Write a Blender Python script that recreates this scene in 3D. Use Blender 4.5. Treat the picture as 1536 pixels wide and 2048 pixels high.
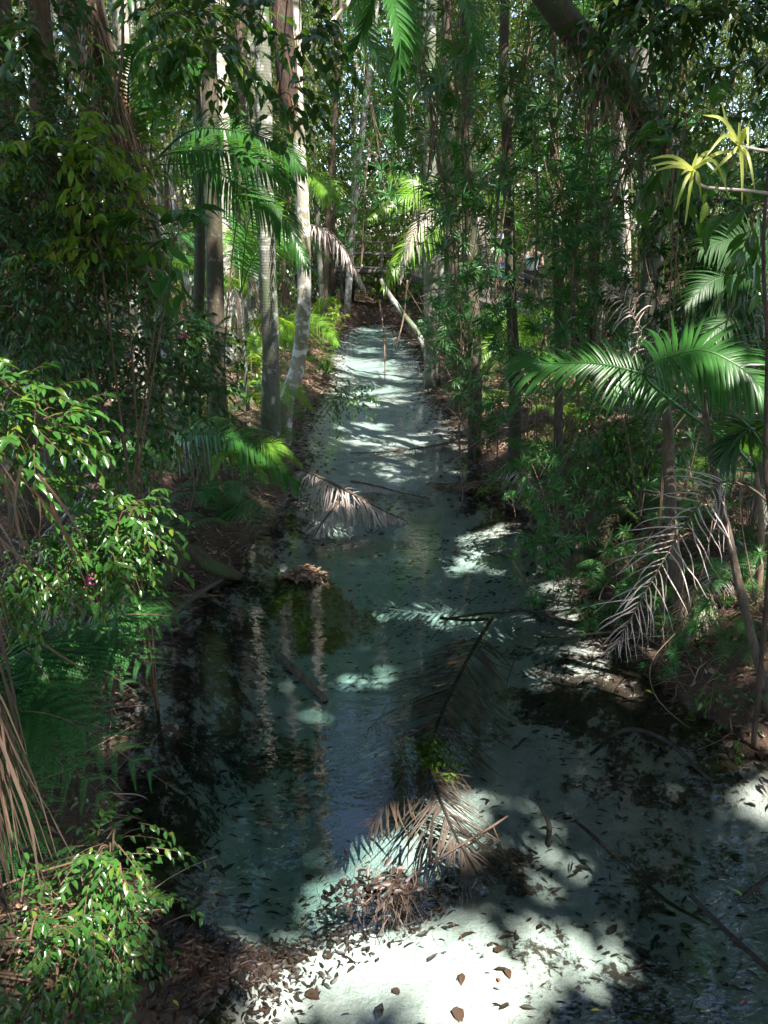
import bpy, math, random
import numpy as np
from mathutils import Vector, Matrix
for _o in list(bpy.data.objects): bpy.data.objects.remove(_o)
SC = bpy.context.scene
COL = SC.collection
rnd = random.Random(11)
RG = np.random.default_rng(11)
# ------------------------------------------------------------------ camera
CAMZ, PITCH, FPX = 3.0, math.radians(19.7), 1518.0
cd = bpy.data.cameras.new('camera'); cam = bpy.data.objects.new('camera', cd); COL.objects.link(cam)
cam.location = (0, 0, CAMZ); cam.rotation_euler = (math.radians(90) - PITCH, 0, 0)
cd.sensor_fit = 'VERTICAL'; cd.sensor_height = 36.0; cd.lens = 36.0 * FPX / 2048
cd.clip_start = 0.05; cd.clip_end = 1500
SC.camera = cam
# ------------------------------------------------------------------ light
SUN = Vector((0.36, -0.44, 0.86)).normalized()          # towards the sun
w = bpy.data.worlds.new('World'); SC.world = w; w.use_nodes = True
nt = w.node_tree; bg = nt.nodes['Background']
sky = nt.nodes.new('ShaderNodeTexSky'); sky.sky_type = 'NISHITA'; sky.sun_disc = False
sky.sun_elevation = math.asin(SUN.z); sky.sun_rotation = math.atan2(SUN.x, SUN.y)
nt.links.new(sky.outputs[0], bg.inputs[0]); bg.inputs[1].default_value = 0.13
sl = bpy.data.lights.new('sun', 'SUN'); sl.energy = 3.2; sl.angle = math.radians(0.55); sl.color = (1, .95, .86)
so = bpy.data.objects.new('sun', sl); COL.objects.link(so); so.rotation_euler = SUN.to_track_quat('Z', 'Y').to_euler()
SC.view_settings.view_transform = 'Standard'; SC.view_settings.look = 'None'
SC.view_settings.exposure = 2.55; SC.view_settings.gamma = 1.0
SC.render.engine = 'CYCLES'
cy = SC.cycles
cy.use_denoising = True
cy.max_bounces = 8; cy.diffuse_bounces = 4; cy.glossy_bounces = 3; cy.transmission_bounces = 4; cy.transparent_max_bounces = 12
cy.sample_clamp_indirect = 4.0; cy.caustics_reflective = False; cy.caustics_refractive = False
# ------------------------------------------------------------------ projection helpers (photo pixel + real distance -> world point)
CP, SP = math.cos(PITCH), math.sin(PITCH)
def ray(px, py):
    a, b = (px - 768.0), (1024.0 - py)
    return np.array([a, FPX * CP + b * SP, -FPX * SP + b * CP])
def P(px, py, Y):
    d = ray(px, py); return d * (Y / d[1]) + np.array([0, 0, CAMZ])
def G(px, py, z=0.0):
    d = ray(px, py); return d * ((z - CAMZ) / d[2]) + np.array([0, 0, CAMZ])
def proj(p):
    p = np.asarray(p, float); x, y, z = p[..., 0], p[..., 1], p[..., 2] - CAMZ
    dep = y * CP - z * SP; up = y * SP + z * CP
    dep = np.where(np.abs(dep) < 1e-3, 1e-3, dep)
    return 768 + FPX * x / dep, 1024 - FPX * up / dep, dep
# ------------------------------------------------------------------ mesh helpers
def nrm(v): return v / np.maximum(np.linalg.norm(v, axis=-1, keepdims=True), 1e-9)
class MB:
    def __init__(s): s.v = []; s.f = []; s.m = []; s.n = 0
    def add(s, v, f, mi=0):
        v = np.asarray(v, np.float32).reshape(-1, 3)
        for a in (f if isinstance(f, (list, tuple)) else [f]):
            a = np.asarray(a, np.int64)
            if a.size: s.f.append(a + s.n); s.m.append(np.full(len(a), mi, np.int32))
        s.v.append(v); s.n += len(v); return s
    def build(s, name, mats, parent=None, smooth=True):
        me = bpy.data.meshes.new(name)
        v = np.concatenate(s.v) if s.v else np.zeros((0, 3), np.float32)
        me.vertices.add(len(v)); me.vertices.foreach_set('co', v.ravel())
        li = np.concatenate([a.ravel() for a in s.f]).astype(np.int32)
        ln = np.concatenate([np.full(len(a), a.shape[1], np.int32) for a in s.f])
        st = np.concatenate([[0], np.cumsum(ln)[:-1]]).astype(np.int32)
        me.loops.add(len(li)); me.loops.foreach_set('vertex_index', li)
        me.polygons.add(len(ln)); me.polygons.foreach_set('loop_start', st)
        me.polygons.foreach_set('loop_total', ln)
        me.polygons.foreach_set('material_index', np.concatenate(s.m))
        me.polygons.foreach_set('use_smooth', np.full(len(ln), smooth))
        me.update(calc_edges=True)
        for m in (mats if isinstance(mats, (list, tuple)) else [mats]): me.materials.append(m)
        o = bpy.data.objects.new(name, me); COL.objects.link(o)
        if parent is not None: attach(o, parent)
        return o
def attach(o, parent):
    o.parent = parent
    o.matrix_parent_inverse = Matrix.Translation(-parent.location) if parent.rotation_euler[:] == (0, 0, 0) else parent.matrix_world.inverted()
def tag(o, label=None, cat=None, group=None, kind=None):
    if label: o['label'] = label
    if cat: o['category'] = cat
    if group: o['group'] = group
    if kind: o['kind'] = kind
    return o
def thing(name, label, cat, loc=(0, 0, 0), group=None):
    o = bpy.data.objects.new(name, None); COL.objects.link(o); o.location = tuple(float(a) for a in loc)
    o.empty_display_size = .1
    return tag(o, label, cat, group)
def copy_tree(o, loc=None, rz=None, sc=None, parent=None):
    c = o.copy(); COL.objects.link(c)
    if parent is not None: c.parent = parent
    if loc is not None: c.location = tuple(float(a) for a in loc)
    if rz is not None: c.rotation_euler = (0, 0, rz)
    if sc is not None: c.scale = (sc, sc, sc)
    for ch in [k for k in bpy.data.objects if k.parent == o]:
        copy_tree(ch, parent=c)
    return c
def smooth_path(pts, n):
    pts = np.asarray(pts, float)
    if len(pts) == 2: t = np.linspace(0, 1, n)[:, None]; return pts[0] * (1 - t) + pts[1] * t
    p = np.vstack([2 * pts[0] - pts[1], pts, 2 * pts[-1] - pts[-2]])
    out = []
    for u in np.linspace(0, len(pts) - 1, n):
        i = min(int(u), len(pts) - 2); t = u - i
        a, b, c, d = p[i], p[i + 1], p[i + 2], p[i + 3]
        out.append(.5 * (2 * b + (c - a) * t + (2 * a - 5 * b + 4 * c - d) * t * t + (3 * b - 3 * c + d - a) * t ** 3))
    return np.array(out)
def tube(mb, pts, rad, sides=8, mi=0, lump=0.0, n=None, cap=True, seed=0):
    pts = smooth_path(pts, n) if n else np.asarray(pts, float)
    N = len(pts); rad = np.interp(np.linspace(0, 1, N), np.linspace(0, 1, len(np.atleast_1d(rad))), np.atleast_1d(rad)) if np.ndim(rad) else np.full(N, rad)
    T = nrm(np.gradient(pts, axis=0)); a = np.array([0., 0, 1]) if abs(T[0][2]) < .9 else np.array([1., 0, 0])
    U = np.zeros_like(pts); u = nrm(a - T[0] * (a @ T[0]))
    for i in range(N): u = nrm(u - T[i] * (u @ T[i])); U[i] = u
    V = np.cross(T, U); th = np.linspace(0, 2 * math.pi, sides, endpoint=False)
    r = rad[:, None] * np.ones(sides)
    if lump:
        L = np.concatenate([[0], np.cumsum(np.linalg.norm(np.diff(pts, axis=0), axis=1))])[:, None]
        q = np.random.default_rng(seed); ph = q.uniform(0, 6.28, 8)
        r = r * (1 + lump * (np.sin(2 * th + L * 1.3 + ph[0]) + .7 * np.sin(3 * th - L * 2.1 + ph[1]) + .5 * np.sin(5 * th + L * 4.3 + ph[2]) + .5 * np.sin(L * 7 + ph[3]) + .3 * np.sin(7 * th + ph[4] + L * 9)))
    v = pts[:, None] + r[..., None] * (np.cos(th)[None, :, None] * U[:, None] + np.sin(th)[None, :, None] * V[:, None])
    i = np.arange(N - 1)[:, None] * sides; j = np.arange(sides); k = (j + 1) % sides
    q = np.stack([i + j, i + k, i + sides + k, i + sides + j], -1).reshape(-1, 4)
    f = [q]; vv = v.reshape(-1, 3)
    if cap:
        c0, c1 = len(vv), len(vv) + 1; vv = np.vstack([vv, pts[0], pts[-1]])
        f.append(np.stack([np.full(sides, c0), k, j], -1)); f.append(np.stack([np.full(sides, c1), (N - 1) * sides + j, (N - 1) * sides + k], -1))
    mb.add(vv, f, mi); return pts
def strips(mb, base, d0, L, W, wh, droop=0.5, nseg=5, mi=0, fold=0.0, curl=0.0, tipw=.05, prof='leaf', floor=None, jit=0.0):
    """many narrow blades at once: base, direction, length, width, width-direction hint, bending to gravity"""
    base = np.asarray(base, float); N = len(base)
    if N == 0: return
    d = nrm(np.asarray(d0, float)); L = np.broadcast_to(L, N).astype(float); W = np.broadcast_to(W, N).astype(float)
    dr = np.broadcast_to(droop, N).astype(float); wh = np.broadcast_to(wh, (N, 3)).astype(float)
    p = base.copy(); P_, D_ = [p.copy()], [d.copy()]
    for k in range(nseg):
        d = nrm(d + np.array([0, 0, -1.]) * (dr / nseg)[:, None] + (RG.normal(0, jit, (N, 3)) if jit else 0)); p = p + d * (L / nseg)[:, None]
        if floor is not None: p[:, 2] = np.maximum(p[:, 2], floor)
        P_.append(p.copy()); D_.append(d.copy())
    Pp = np.stack(P_, 1); D = np.stack(D_, 1)
    wd = nrm(wh[:, None] - D * np.sum(wh[:, None] * D, -1, keepdims=True))
    if curl:
        nn = np.cross(D, wd); s_ = np.linspace(0, 1, nseg + 1)[None, :, None] * curl * RG.normal(0, 1, (N, 1, 1))
        wd = wd * np.cos(s_) + nn * np.sin(s_)
    s = np.linspace(0, 1, nseg + 1)
    pf = np.minimum(1, .35 + s * 3.2) * np.clip(1 - s, 0, 1) ** .55 if prof == 'leaf' else (1 - .75 * s ** 2)
    pf = np.maximum(pf, tipw); h = wd * (W[:, None] * .5 * pf)[..., None]
    if fold:
        nn = np.cross(D, wd) * (W[:, None] * fold * pf)[..., None]
        nn = nn * np.sign(nn[..., 2:3] + 1e-9)
        v = np.stack([Pp - h, Pp + nn, Pp + h], 2); c = 3
    else: v = np.stack([Pp - h, Pp + h], 2); c = 2
    idx = np.arange(N)[:, None] * ((nseg + 1) * c) + np.arange(nseg)[None] * c
    fs = [np.stack([idx + j, idx + j + 1, idx + c + j + 1, idx + c + j], -1).reshape(-1, 4) for j in range(c - 1)]
    mb.add(v.reshape(-1, 3), fs, mi)
HI_V = np.array([[0, 0, 0], [.28, -.42, .05], [.3, 0, -.03], [.28, .42, .05], [.62, -.36, .0], [.64, 0, -.08], [.62, .36, 0], [1, 0, -.2]])
HI_F = [np.array([[1, 4, 5, 2], [2, 5, 6, 3]]), np.array([[0, 1, 2], [0, 2, 3], [4, 7, 5], [5, 7, 6]])]
LO_V = np.array([[0, 0, 0], [.42, -.42, .04], [1, 0, -.15], [.42, .42, .04]]); LO_F = [np.array([[0, 1, 2, 3]])]
def leaves(mb, pos, axis, up, L, wr=.5, hi=True, mi=0):
    pos = np.asarray(pos, float); N = len(pos)
    if N == 0: return
    X = nrm(np.asarray(axis, float)); up = np.broadcast_to(up, (N, 3)); Y = nrm(np.cross(up, X) + 1e-6); Z = np.cross(X, Y)
    V, F = (HI_V, HI_F) if hi else (LO_V, LO_F)
    L = np.broadcast_to(L, N).astype(float)[:, None, None]; wr = np.broadcast_to(wr, N).astype(float)[:, None, None]
    v = pos[:, None] + L * (V[None, :, 0:1] * X[:, None] + wr * V[None, :, 1:2] * Y[:, None] + V[None, :, 2:3] * Z[:, None])
    off = np.arange(N)[:, None, None] * len(V)
    mb.add(v.reshape(-1, 3), [(off + f[None]).reshape(-1, f.shape[1]) for f in F], mi)
def rdir(n, up=0.0, flat=1.0):
    v = RG.normal(0, 1, (n, 3)); v[:, 2] = v[:, 2] * flat + up; return nrm(v)
def sprays(ml, mt, start, d, L, nleaf, leafL, wr=.5, droop=.35, hi=True, tw=.004, mi=0, mti=0, hang=.35):
    """twigs with alternate leaves; start, d: (N,3)"""
    start = np.asarray(start, float); d = nrm(np.asarray(d, float)); N = len(start); L = np.broadcast_to(L, N).astype(float)
    if N == 0: return
    side0 = nrm(np.cross(d, np.array([0, 0, 1.])) + RG.normal(0, .15, (N, 3)))
    s = (np.arange(nleaf) + .6) / nleaf
    t = s[None, :] ** .9
    pos = start[:, None] + d[:, None] * (L[:, None] * t)[..., None] + np.array([0, 0, -1.]) * (droop * L[:, None] * t ** 2)[..., None]
    tan = nrm(d[:, None] + np.array([0, 0, -1.]) * (2 * droop * t[..., None]))
    sg = np.where(np.arange(nleaf) % 2 == 0, 1., -1.)[None, :, None]
    ax = nrm(tan * .75 + side0[:, None] * sg * .75 + np.array([0, 0, -hang]) + RG.normal(0, .22, (N, nleaf, 3)))
    up = nrm(np.array([0, 0, 1.]) + RG.normal(0, .35, (N, nleaf, 3)))
    ll = leafL * RG.uniform(.65, 1.15, (N, nleaf))
    leaves(ml, pos.reshape(-1, 3), ax.reshape(-1, 3), up.reshape(-1, 3), ll.ravel(), wr, hi, mi)
    if mt is not None:
        q = np.linspace(0, 1, 5); c = start[:, None] + d[:, None] * (L[:, None] * q)[..., None] + np.array([0, 0, -1.]) * (droop * L[:, None] * q ** 2)[..., None]
        for sh in (np.array([0, 0, 1.]), None):
            wv = sh if sh is not None else side0
            wv = np.broadcast_to(wv, (N, 3))[:, None] * (tw * (1.2 - q))[None, :, None]
            v = np.stack([c - wv, c + wv], 2); idx = np.arange(N)[:, None] * 10 + np.arange(4)[None] * 2
            mt.add(v.reshape(-1, 3), np.stack([idx, idx + 1, idx + 3, idx + 2], -1).reshape(-1, 4), mti)
def palm_frond(name_parent, pts, leafL=.45, n=46, lw=.032, droop=.9, ang=(70, 28), vup=.25, mat=None, rmat=None, stem=.14, rr=.013, fold=.12, curl=0.0, jit=.0, nseg=6, name='frond', miss=0.0, rr_end=.003, build=True, mb=None, roll=0.8, lj=.07):
    """feather palm frond along a real arching rachis"""
    m = mb or MB(); c = tube(m, pts, [rr, rr * .7, rr_end], 5, 1, n=26, cap=False)
    s = np.linspace(stem, .985, n); cs = np.linspace(0, 1, len(c))
    pos = np.stack([np.interp(s, cs, c[:, i]) for i in range(3)], 1)
    T = nrm(np.gradient(pos, axis=0)); side = np.cross(T, np.array([0, 0, 1.])); side = nrm(np.where(np.linalg.norm(side, axis=1, keepdims=True) < .12, np.array([[1., 0, 0]]), side))
    upv = np.cross(side, T)
    if roll:
        ra = (roll * side[:, 1])[:, None]; cr, sr = np.cos(ra), np.sin(ra); side, upv = side * cr + upv * sr, upv * cr - side * sr
    u = (s - stem) / (1 - stem); prof = np.clip(np.sin(np.clip(u * .86 + .10, 0, 1) * math.pi) ** .55, .25, 1) * (1 - .35 * u)
    a = np.radians(ang[0] + (ang[1] - ang[0]) * u)
    for sg in (-1, 1):
        keep = RG.random(n) > miss
        aj = a + RG.normal(0, lj, n)
        d = T * np.cos(aj)[:, None] + sg * side * np.sin(aj)[:, None] + upv * (vup + RG.normal(0, lj, n))[:, None]
        L = leafL * prof * RG.uniform(.9, 1.06, n)
        strips(m, pos[keep], d[keep], L[keep], lw * (.6 + .4 * prof[keep]), T[keep] + upv[keep] * .25, droop=droop * RG.uniform(.75, 1.25, keep.sum()), nseg=nseg, fold=fold, curl=curl, jit=jit)
    if not build: return m
    return m.build(name, [mat, rmat or mat], name_parent)
def fern_frond(parent, pts, pinL=.35, n=20, mat=None, rmat=None, pn=16, droop=.35, rr=.007, name='frond', pw=.16, build=True, mb=None):
    m = mb or MB(); c = tube(m, pts, [rr, rr * .6, .0015], 5, 1, n=24, cap=False)
    s = np.linspace(.16, .98, n); cs = np.linspace(0, 1, len(c)); pos = np.stack([np.interp(s, cs, c[:, i]) for i in range(3)], 1)
    T = nrm(np.gradient(pos, axis=0)); side = nrm(np.cross(T, np.array([0, 0, 1.])) + 1e-5); up = np.cross(side, T)
    u = (s - .16) / .84; L = pinL * np.clip(np.sin(np.clip(u * .82 + .18, 0, 1) * math.pi) ** .8, .06, 1)
    for sg in (-1, 1):
        d = nrm(T * .45 + sg * side * .9 + up * .05 + RG.normal(0, .05, (n, 3)))
        q = np.linspace(.04, .98, pn)
        cen = pos[:, None] + d[:, None] * (L[:, None] * q)[..., None] + np.array([0, 0, -1.]) * (droop * L[:, None] * q ** 2)[..., None]
        td = nrm(d[:, None] + np.array([0, 0, -1.]) * (2 * droop * q)[None, :, None]); bs = nrm(np.cross(td, up[:, None]))
        strips(m, pos, d, L * .98, .006, T, droop=2 * droop * .9, nseg=4, mi=0)
        for sg2 in (-1, 1):
            pl = (L[:, None] * pw * np.clip(1.05 - q, .08, 1) ** .7)
            dd = nrm(bs * sg2 + td * .35 + np.array([0, 0, -.12]))
            leaves(m, cen.reshape(-1, 3), dd.reshape(-1, 3), np.repeat(up, pn, 0) + RG.normal(0, .08, (n * pn, 3)), pl.ravel(), np.clip((L[:, None] / pn * 1.0 / pl), .2, .9).ravel(), hi=False)
    if not build: return m
    return m.build(name, [mat, rmat or mat], parent)
def rosette(mb, c, ax, n=16, L=.22, W=.02, droop=.8, spread=1.0, nseg=4, mi=0, fold=.1):
    c = np.asarray(c, float); ax = nrm(np.asarray(ax, float)); r = rdir(n); r = nrm(r - ax * (r @ ax)[:, None])
    d = nrm(ax * RG.uniform(.1, 1.3, (n, 1)) + r * spread)
    strips(mb, c + d * .01, d, L * RG.uniform(.7, 1.1, n), W, np.cross(d, ax), droop=droop, nseg=nseg, mi=mi, fold=fold)
# ------------------------------------------------------------------ materials
def newmat(name):
    m = bpy.data.materials.new(name); m.use_nodes = True; nt = m.node_tree; nt.nodes.clear()
    out = nt.nodes.new('ShaderNodeOutputMaterial'); return m, nt, out
def N_(nt, t, **k):
    n = nt.nodes.new(t)
    for a, b in k.items():
        if a.startswith('i_'): n.inputs[a[2:].replace('_', ' ')].default_value = b
        elif a.startswith('n'): n.inputs[int(a[1:])].default_value = b
        else: setattr(n, a, b)
    return n
def noise(nt, scale, detail=4, rough=.55, coord=None, dist=0.0):
    n = nt.nodes.new('ShaderNodeTexNoise'); n.inputs['Scale'].default_value = scale; n.inputs['Detail'].default_value = detail
    n.inputs['Roughness'].default_value = rough; n.inputs['Distortion'].default_value = dist
    if coord: nt.links.new(coord, n.inputs['Vector'])
    return n.outputs['Fac']
def ramp(nt, fac, stops, interp='LINEAR'):
    r = nt.nodes.new('ShaderNodeValToRGB'); r.color_ramp.interpolation = interp; e = r.color_ramp.elements
    while len(e) < len(stops): e.new(.5)
    for x, (p, c) in zip(e, stops): x.position = p; x.color = (*c, 1) if len(c) == 3 else c
    nt.links.new(fac, r.inputs[0]); return r.outputs[0]
def mixc(nt, fac, a, b, mode='MIX'):
    m = nt.nodes.new('ShaderNodeMix'); m.data_type = 'RGBA'; m.blend_type = mode
    for sock, v in ((m.inputs[0], fac), (m.inputs[6], a), (m.inputs[7], b)):
        if hasattr(v, 'is_linked') or hasattr(v, 'links'): nt.links.new(v, sock)
        else: sock.default_value = v if not isinstance(v, tuple) else (*v, 1)
    return m.outputs[2]
def mth(nt, op, a, b=None):
    m = nt.nodes.new('ShaderNodeMath'); m.operation = op
    for i, v in enumerate((a, b)):
        if v is None: continue
        if hasattr(v, 'links'): nt.links.new(v, m.inputs[i])
        else: m.inputs[i].default_value = v
    return m.outputs[0]
def leafmat(name, c1, c2, rough=.38, trans=.35, c3=None, spec=.5, tcol=None):
    """foliage: colour differs leaf by leaf, translucent, waxy"""
    if c2[1] > c2[0] * 1.2: c1, c2 = [(c[0] * 1.35, c[1] * 1.06, c[2] * .72) for c in (c1, c2)]      # rainforest greens lean to yellow
    m, nt, out = newmat(name); g = nt.nodes.new('ShaderNodeNewGeometry')
    st = [(0, c1), (.75, c2)] + ([(.9, c2), (.96, c3)] if c3 else [])
    col = ramp(nt, g.outputs['Random Per Island'], st)
    nz = noise(nt, 1.7, 2, .5, g.outputs['Position']); col = mixc(nt, nz, col, mixc(nt, .5, col, tuple(x * 1.5 for x in c2)), 'MIX')
    p = nt.nodes.new('ShaderNodeBsdfPrincipled'); nt.links.new(col, p.inputs['Base Color']); p.inputs['Roughness'].default_value = rough
    p.inputs['Specular IOR Level'].default_value = spec
    if trans:
        t = nt.nodes.new('ShaderNodeBsdfTranslucent'); tc = mixc(nt, .75, col, tcol or (c2[0] * 2.6 + .02, c2[1] * 2.3, c2[2] * .7)); nt.links.new(tc, t.inputs[0])
        mx = nt.nodes.new('ShaderNodeMixShader'); mx.inputs[0].default_value = trans
        nt.links.new(p.outputs[0], mx.inputs[1]); nt.links.new(t.outputs[0], mx.inputs[2]); nt.links.new(mx.outputs[0], out.inputs[0])
    else: nt.links.new(p.outputs[0], out.inputs[0])
    return m
def barkmat(name, base, dark, pale=None, pale_amt=.5, scale=6, ring=0, bump=.5, green=None):
    m, nt, out = newmat(name); tc = nt.nodes.new('ShaderNodeTexCoord'); mp = nt.nodes.new('ShaderNodeMapping')
    nt.links.new(tc.outputs['Object'], mp.inputs[0]); mp.inputs['Scale'].default_value = (1, 1, .28); v = mp.outputs[0]
    n1 = noise(nt, scale * 5, 6, .65, v); n2 = noise(nt, scale, 5, .6, tc.outputs['Object'], .4); n3 = noise(nt, scale * .35, 3, .5, tc.outputs['Object'])
    col = ramp(nt, n1, [(.3, dark), (.7, base)])
    if green: col = mixc(nt, ramp(nt, n3, [(.42, (0, 0, 0)), (.62, (1, 1, 1))]), col, green)
    if pale: col = mixc(nt, ramp(nt, n2, [(pale_amt, (0, 0, 0)), (pale_amt + .07, (1, 1, 1))]), col, pale)
    p = nt.nodes.new('ShaderNodeBsdfPrincipled'); nt.links.new(col, p.inputs['Base Color']); p.inputs['Roughness'].default_value = .85
    h = n1
    if ring:
        wv = nt.nodes.new('ShaderNodeTexWave'); wv.bands_direction = 'Z'; wv.inputs['Scale'].default_value = ring; wv.inputs['Distortion'].default_value = 1.2; wv.inputs['Detail'].default_value = 2
        nt.links.new(tc.outputs['Object'], wv.inputs['Vector']); h = mth(nt, 'ADD', mth(nt, 'MULTIPLY', n1, .7), mth(nt, 'MULTIPLY', wv.outputs['Fac'], .12))
    b = nt.nodes.new('ShaderNodeBump'); b.inputs['Strength'].default_value = bump; b.inputs['Distance'].default_value = .03
    nt.links.new(h, b.inputs['Height']); nt.links.new(b.outputs[0], p.inputs['Normal']); nt.links.new(p.outputs[0], out.inputs[0]); return m
def plain(name, c, rough=.7, c2=None, scale=8):
    m, nt, out = newmat(name); p = nt.nodes.new('ShaderNodeBsdfPrincipled'); p.inputs['Roughness'].default_value = rough
    tc = nt.nodes.new('ShaderNodeTexCoord'); nz = noise(nt, scale, 4, .6, tc.outputs['Object'])
    c2 = c2 or tuple(x * .7 for x in c); nt.links.new(ramp(nt, nz, [(.3, c2), (.7, c)]), p.inputs['Base Color']); nt.links.new(p.outputs[0], out.inputs[0]); return m
M = {}
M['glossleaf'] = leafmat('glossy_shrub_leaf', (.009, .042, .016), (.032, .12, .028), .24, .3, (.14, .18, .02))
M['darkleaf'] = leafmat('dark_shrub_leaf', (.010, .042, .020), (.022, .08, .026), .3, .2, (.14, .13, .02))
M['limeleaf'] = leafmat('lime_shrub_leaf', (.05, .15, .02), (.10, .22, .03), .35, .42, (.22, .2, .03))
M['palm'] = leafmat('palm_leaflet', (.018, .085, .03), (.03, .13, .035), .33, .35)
M['shadedpalm'] = leafmat('shade_toned_palm_leaflet', (.009, .04, .016), (.016, .065, .02), .45, .25)  # palm leaflet colour darkened to stand in for deep shade
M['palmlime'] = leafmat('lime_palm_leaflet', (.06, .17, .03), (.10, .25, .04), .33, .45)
M['deadpalm'] = leafmat('dead_palm_leaflet', (.24, .18, .15), (.42, .35, .33), .7, .15, tcol=(.4, .3, .2))
M['browndead'] = leafmat('brown_dead_leaf', (.07, .032, .015), (.22, .12, .065), .45, .12, tcol=(.4, .2, .07))
M['strawdead'] = leafmat('straw_dead_leaf', (.03, .021, .016), (.12, .078, .055), .5, .1, (.2, .15, .12), tcol=(.3, .15, .06))
M['fern'] = leafmat('fern_leaflet', (.02, .10, .04), (.035, .15, .05), .5, .3)
M['limefern'] = leafmat('lime_fern_leaflet', (.04, .13, .02), (.07, .19, .03), .5, .4)
M['rosette'] = leafmat('pandan_leaf', (.014, .075, .034), (.03, .13, .045), .36, .3)
M['brightros'] = leafmat('pale_pandan_leaf', (.08, .19, .03), (.27, .37, .14), .4, .4)
M['canopy'] = leafmat('canopy_leaf', (.016, .055, .016), (.036, .10, .022), .4, .28)
M['farleaf'] = leafmat('far_forest_leaf', (.016, .058, .018), (.05, .12, .028), .36, .3, (.25, .26, .1))
M['twig'] = plain('twig_bark', (.16, .09, .05), .8, (.07, .04, .025), 20)
M['vine'] = plain('vine_bark', (.2, .13, .09), .85, (.09, .055, .035), 15)
M['grey'] = barkmat('grey_palm_bark', (.20, .19, .165), (.085, .08, .065), (.36, .37, .34), .55, 5, 9, .4, (.09, .11, .06))
M['white'] = barkmat('pale_smooth_bark', (.42, .39, .34), (.22, .19, .15), (.60, .58, .54), .5, 6, 0, .25, (.2, .19, .12))
M['dark'] = barkmat('dark_rough_bark', (.11, .085, .06), (.04, .03, .02), (.17, .18, .14), .62, 7, 0, .8, (.05, .065, .03))
M['red'] = barkmat('red_brown_bark', (.10, .06, .043), (.03, .018, .013), None, .5, 5, 0, .9)
M['brown'] = barkmat('brown_bark', (.15, .105, .075), (.045, .03, .02), (.30, .27, .22), .64, 6, 0, .7)
M['log'] = barkmat('rotten_log', (.13, .075, .045), (.03, .02, .012), None, .5, 6, 0, .9, (.05, .07, .02))
M['drown'] = barkmat('sunken_wood', (.04, .027, .019), (.012, .009, .007), (.08, .06, .045), .6, 9, 0, .6)
M['sunk'] = leafmat('sunken_palm_leaflet', (.05, .03, .022), (.16, .09, .06), .6, 0)
M['sunkbright'] = leafmat('bleached_sunken_leaflet', (.028, .019, .015), (.125, .09, .072), .6, 0)
M['sunkleaf'] = leafmat('sunken_leaf', (.012, .008, .007), (.042, .022, .015), .5, 0)
M['litter'] = leafmat('litter_leaf', (.07, .04, .028), (.26, .16, .10), .6, 0, (.45, .36, .28))
M['algae'] = leafmat('algae_tuft', (.06, .2, .005), (.14, .34, .01), .6, 0)
M['timber'] = plain('weathered_timber', (.18, .16, .14), .8, (.08, .07, .06), 6)
M['skin'] = plain('skin', (.5, .3, .22), .6, (.42, .25, .18)); M['blue'] = plain('blue_cloth', (.12, .2, .42), .8)
M['white_cloth'] = plain('white_cloth', (.75, .77, .8), .8, (.6, .63, .68)); M['dark_cloth'] = plain('dark_cloth', (.03, .03, .035), .8)
M['pink'] = leafmat('pink_berry', (.2, .03, .09), (.28, .06, .15), .4, .1)
# ------------------------------------------------------------------ terrain
LE = np.array([G(*p)[:2] for p in [(690, 652), (655, 690), (648, 740), (640, 790), (606, 830), (588, 880), (592, 930), (572, 1000), (545, 1060), (470, 1120), (400, 1190), (320, 1290), (235, 1400), (225, 1500), (240, 1600), (250, 1720), (260, 1850), (290, 1950), (300, 2048)]])[::-1]
RE = np.array([G(*p)[:2] for p in [(800, 652), (845, 700), (870, 750), (885, 800), (905, 840), (935, 880), (955, 920), (985, 960), (1015, 1010), (1090, 1060), (1170, 1110), (1205, 1200), (1280, 1290), (1350, 1390), (1450, 1460), (1640, 1560), (1900, 1700), (2200, 1900)]])[::-1]
def vnoise(x, y, s, seed=0):
    x = x * s + seed * 17.3; y = y * s + seed * 9.1
    return (np.sin(x * 1.7 + np.sin(y * 1.3)) + np.sin(y * 2.1 + np.sin(x * 1.9 + 2)) + .5 * np.sin(x * 4.1 + y * 3.3 + 1) + .5 * np.sin(x * 3.7 - y * 4.7)) / 3
def edges(y):
    l = np.interp(y, LE[:, 1], LE[:, 0]); r = np.interp(y, RE[:, 1], RE[:, 0])
    r = np.where(y < RE[0, 1], RE[0, 0] + 0 * y, r)
    c = np.clip((y - 28.5) / 2.5, 0, 1); mid = .5 * (l + r); return l * (1 - c) + (mid + .4) * c, r * (1 - c) + (mid - .4) * c
BLOBS = [(G(560, 1480), .9, .38), (G(650, 1250), 1.3, .30), (G(720, 1120), 1.2, .22), (G(1400, 1750), .8, .15), (G(500, 1650), .8, .25)]
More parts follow.
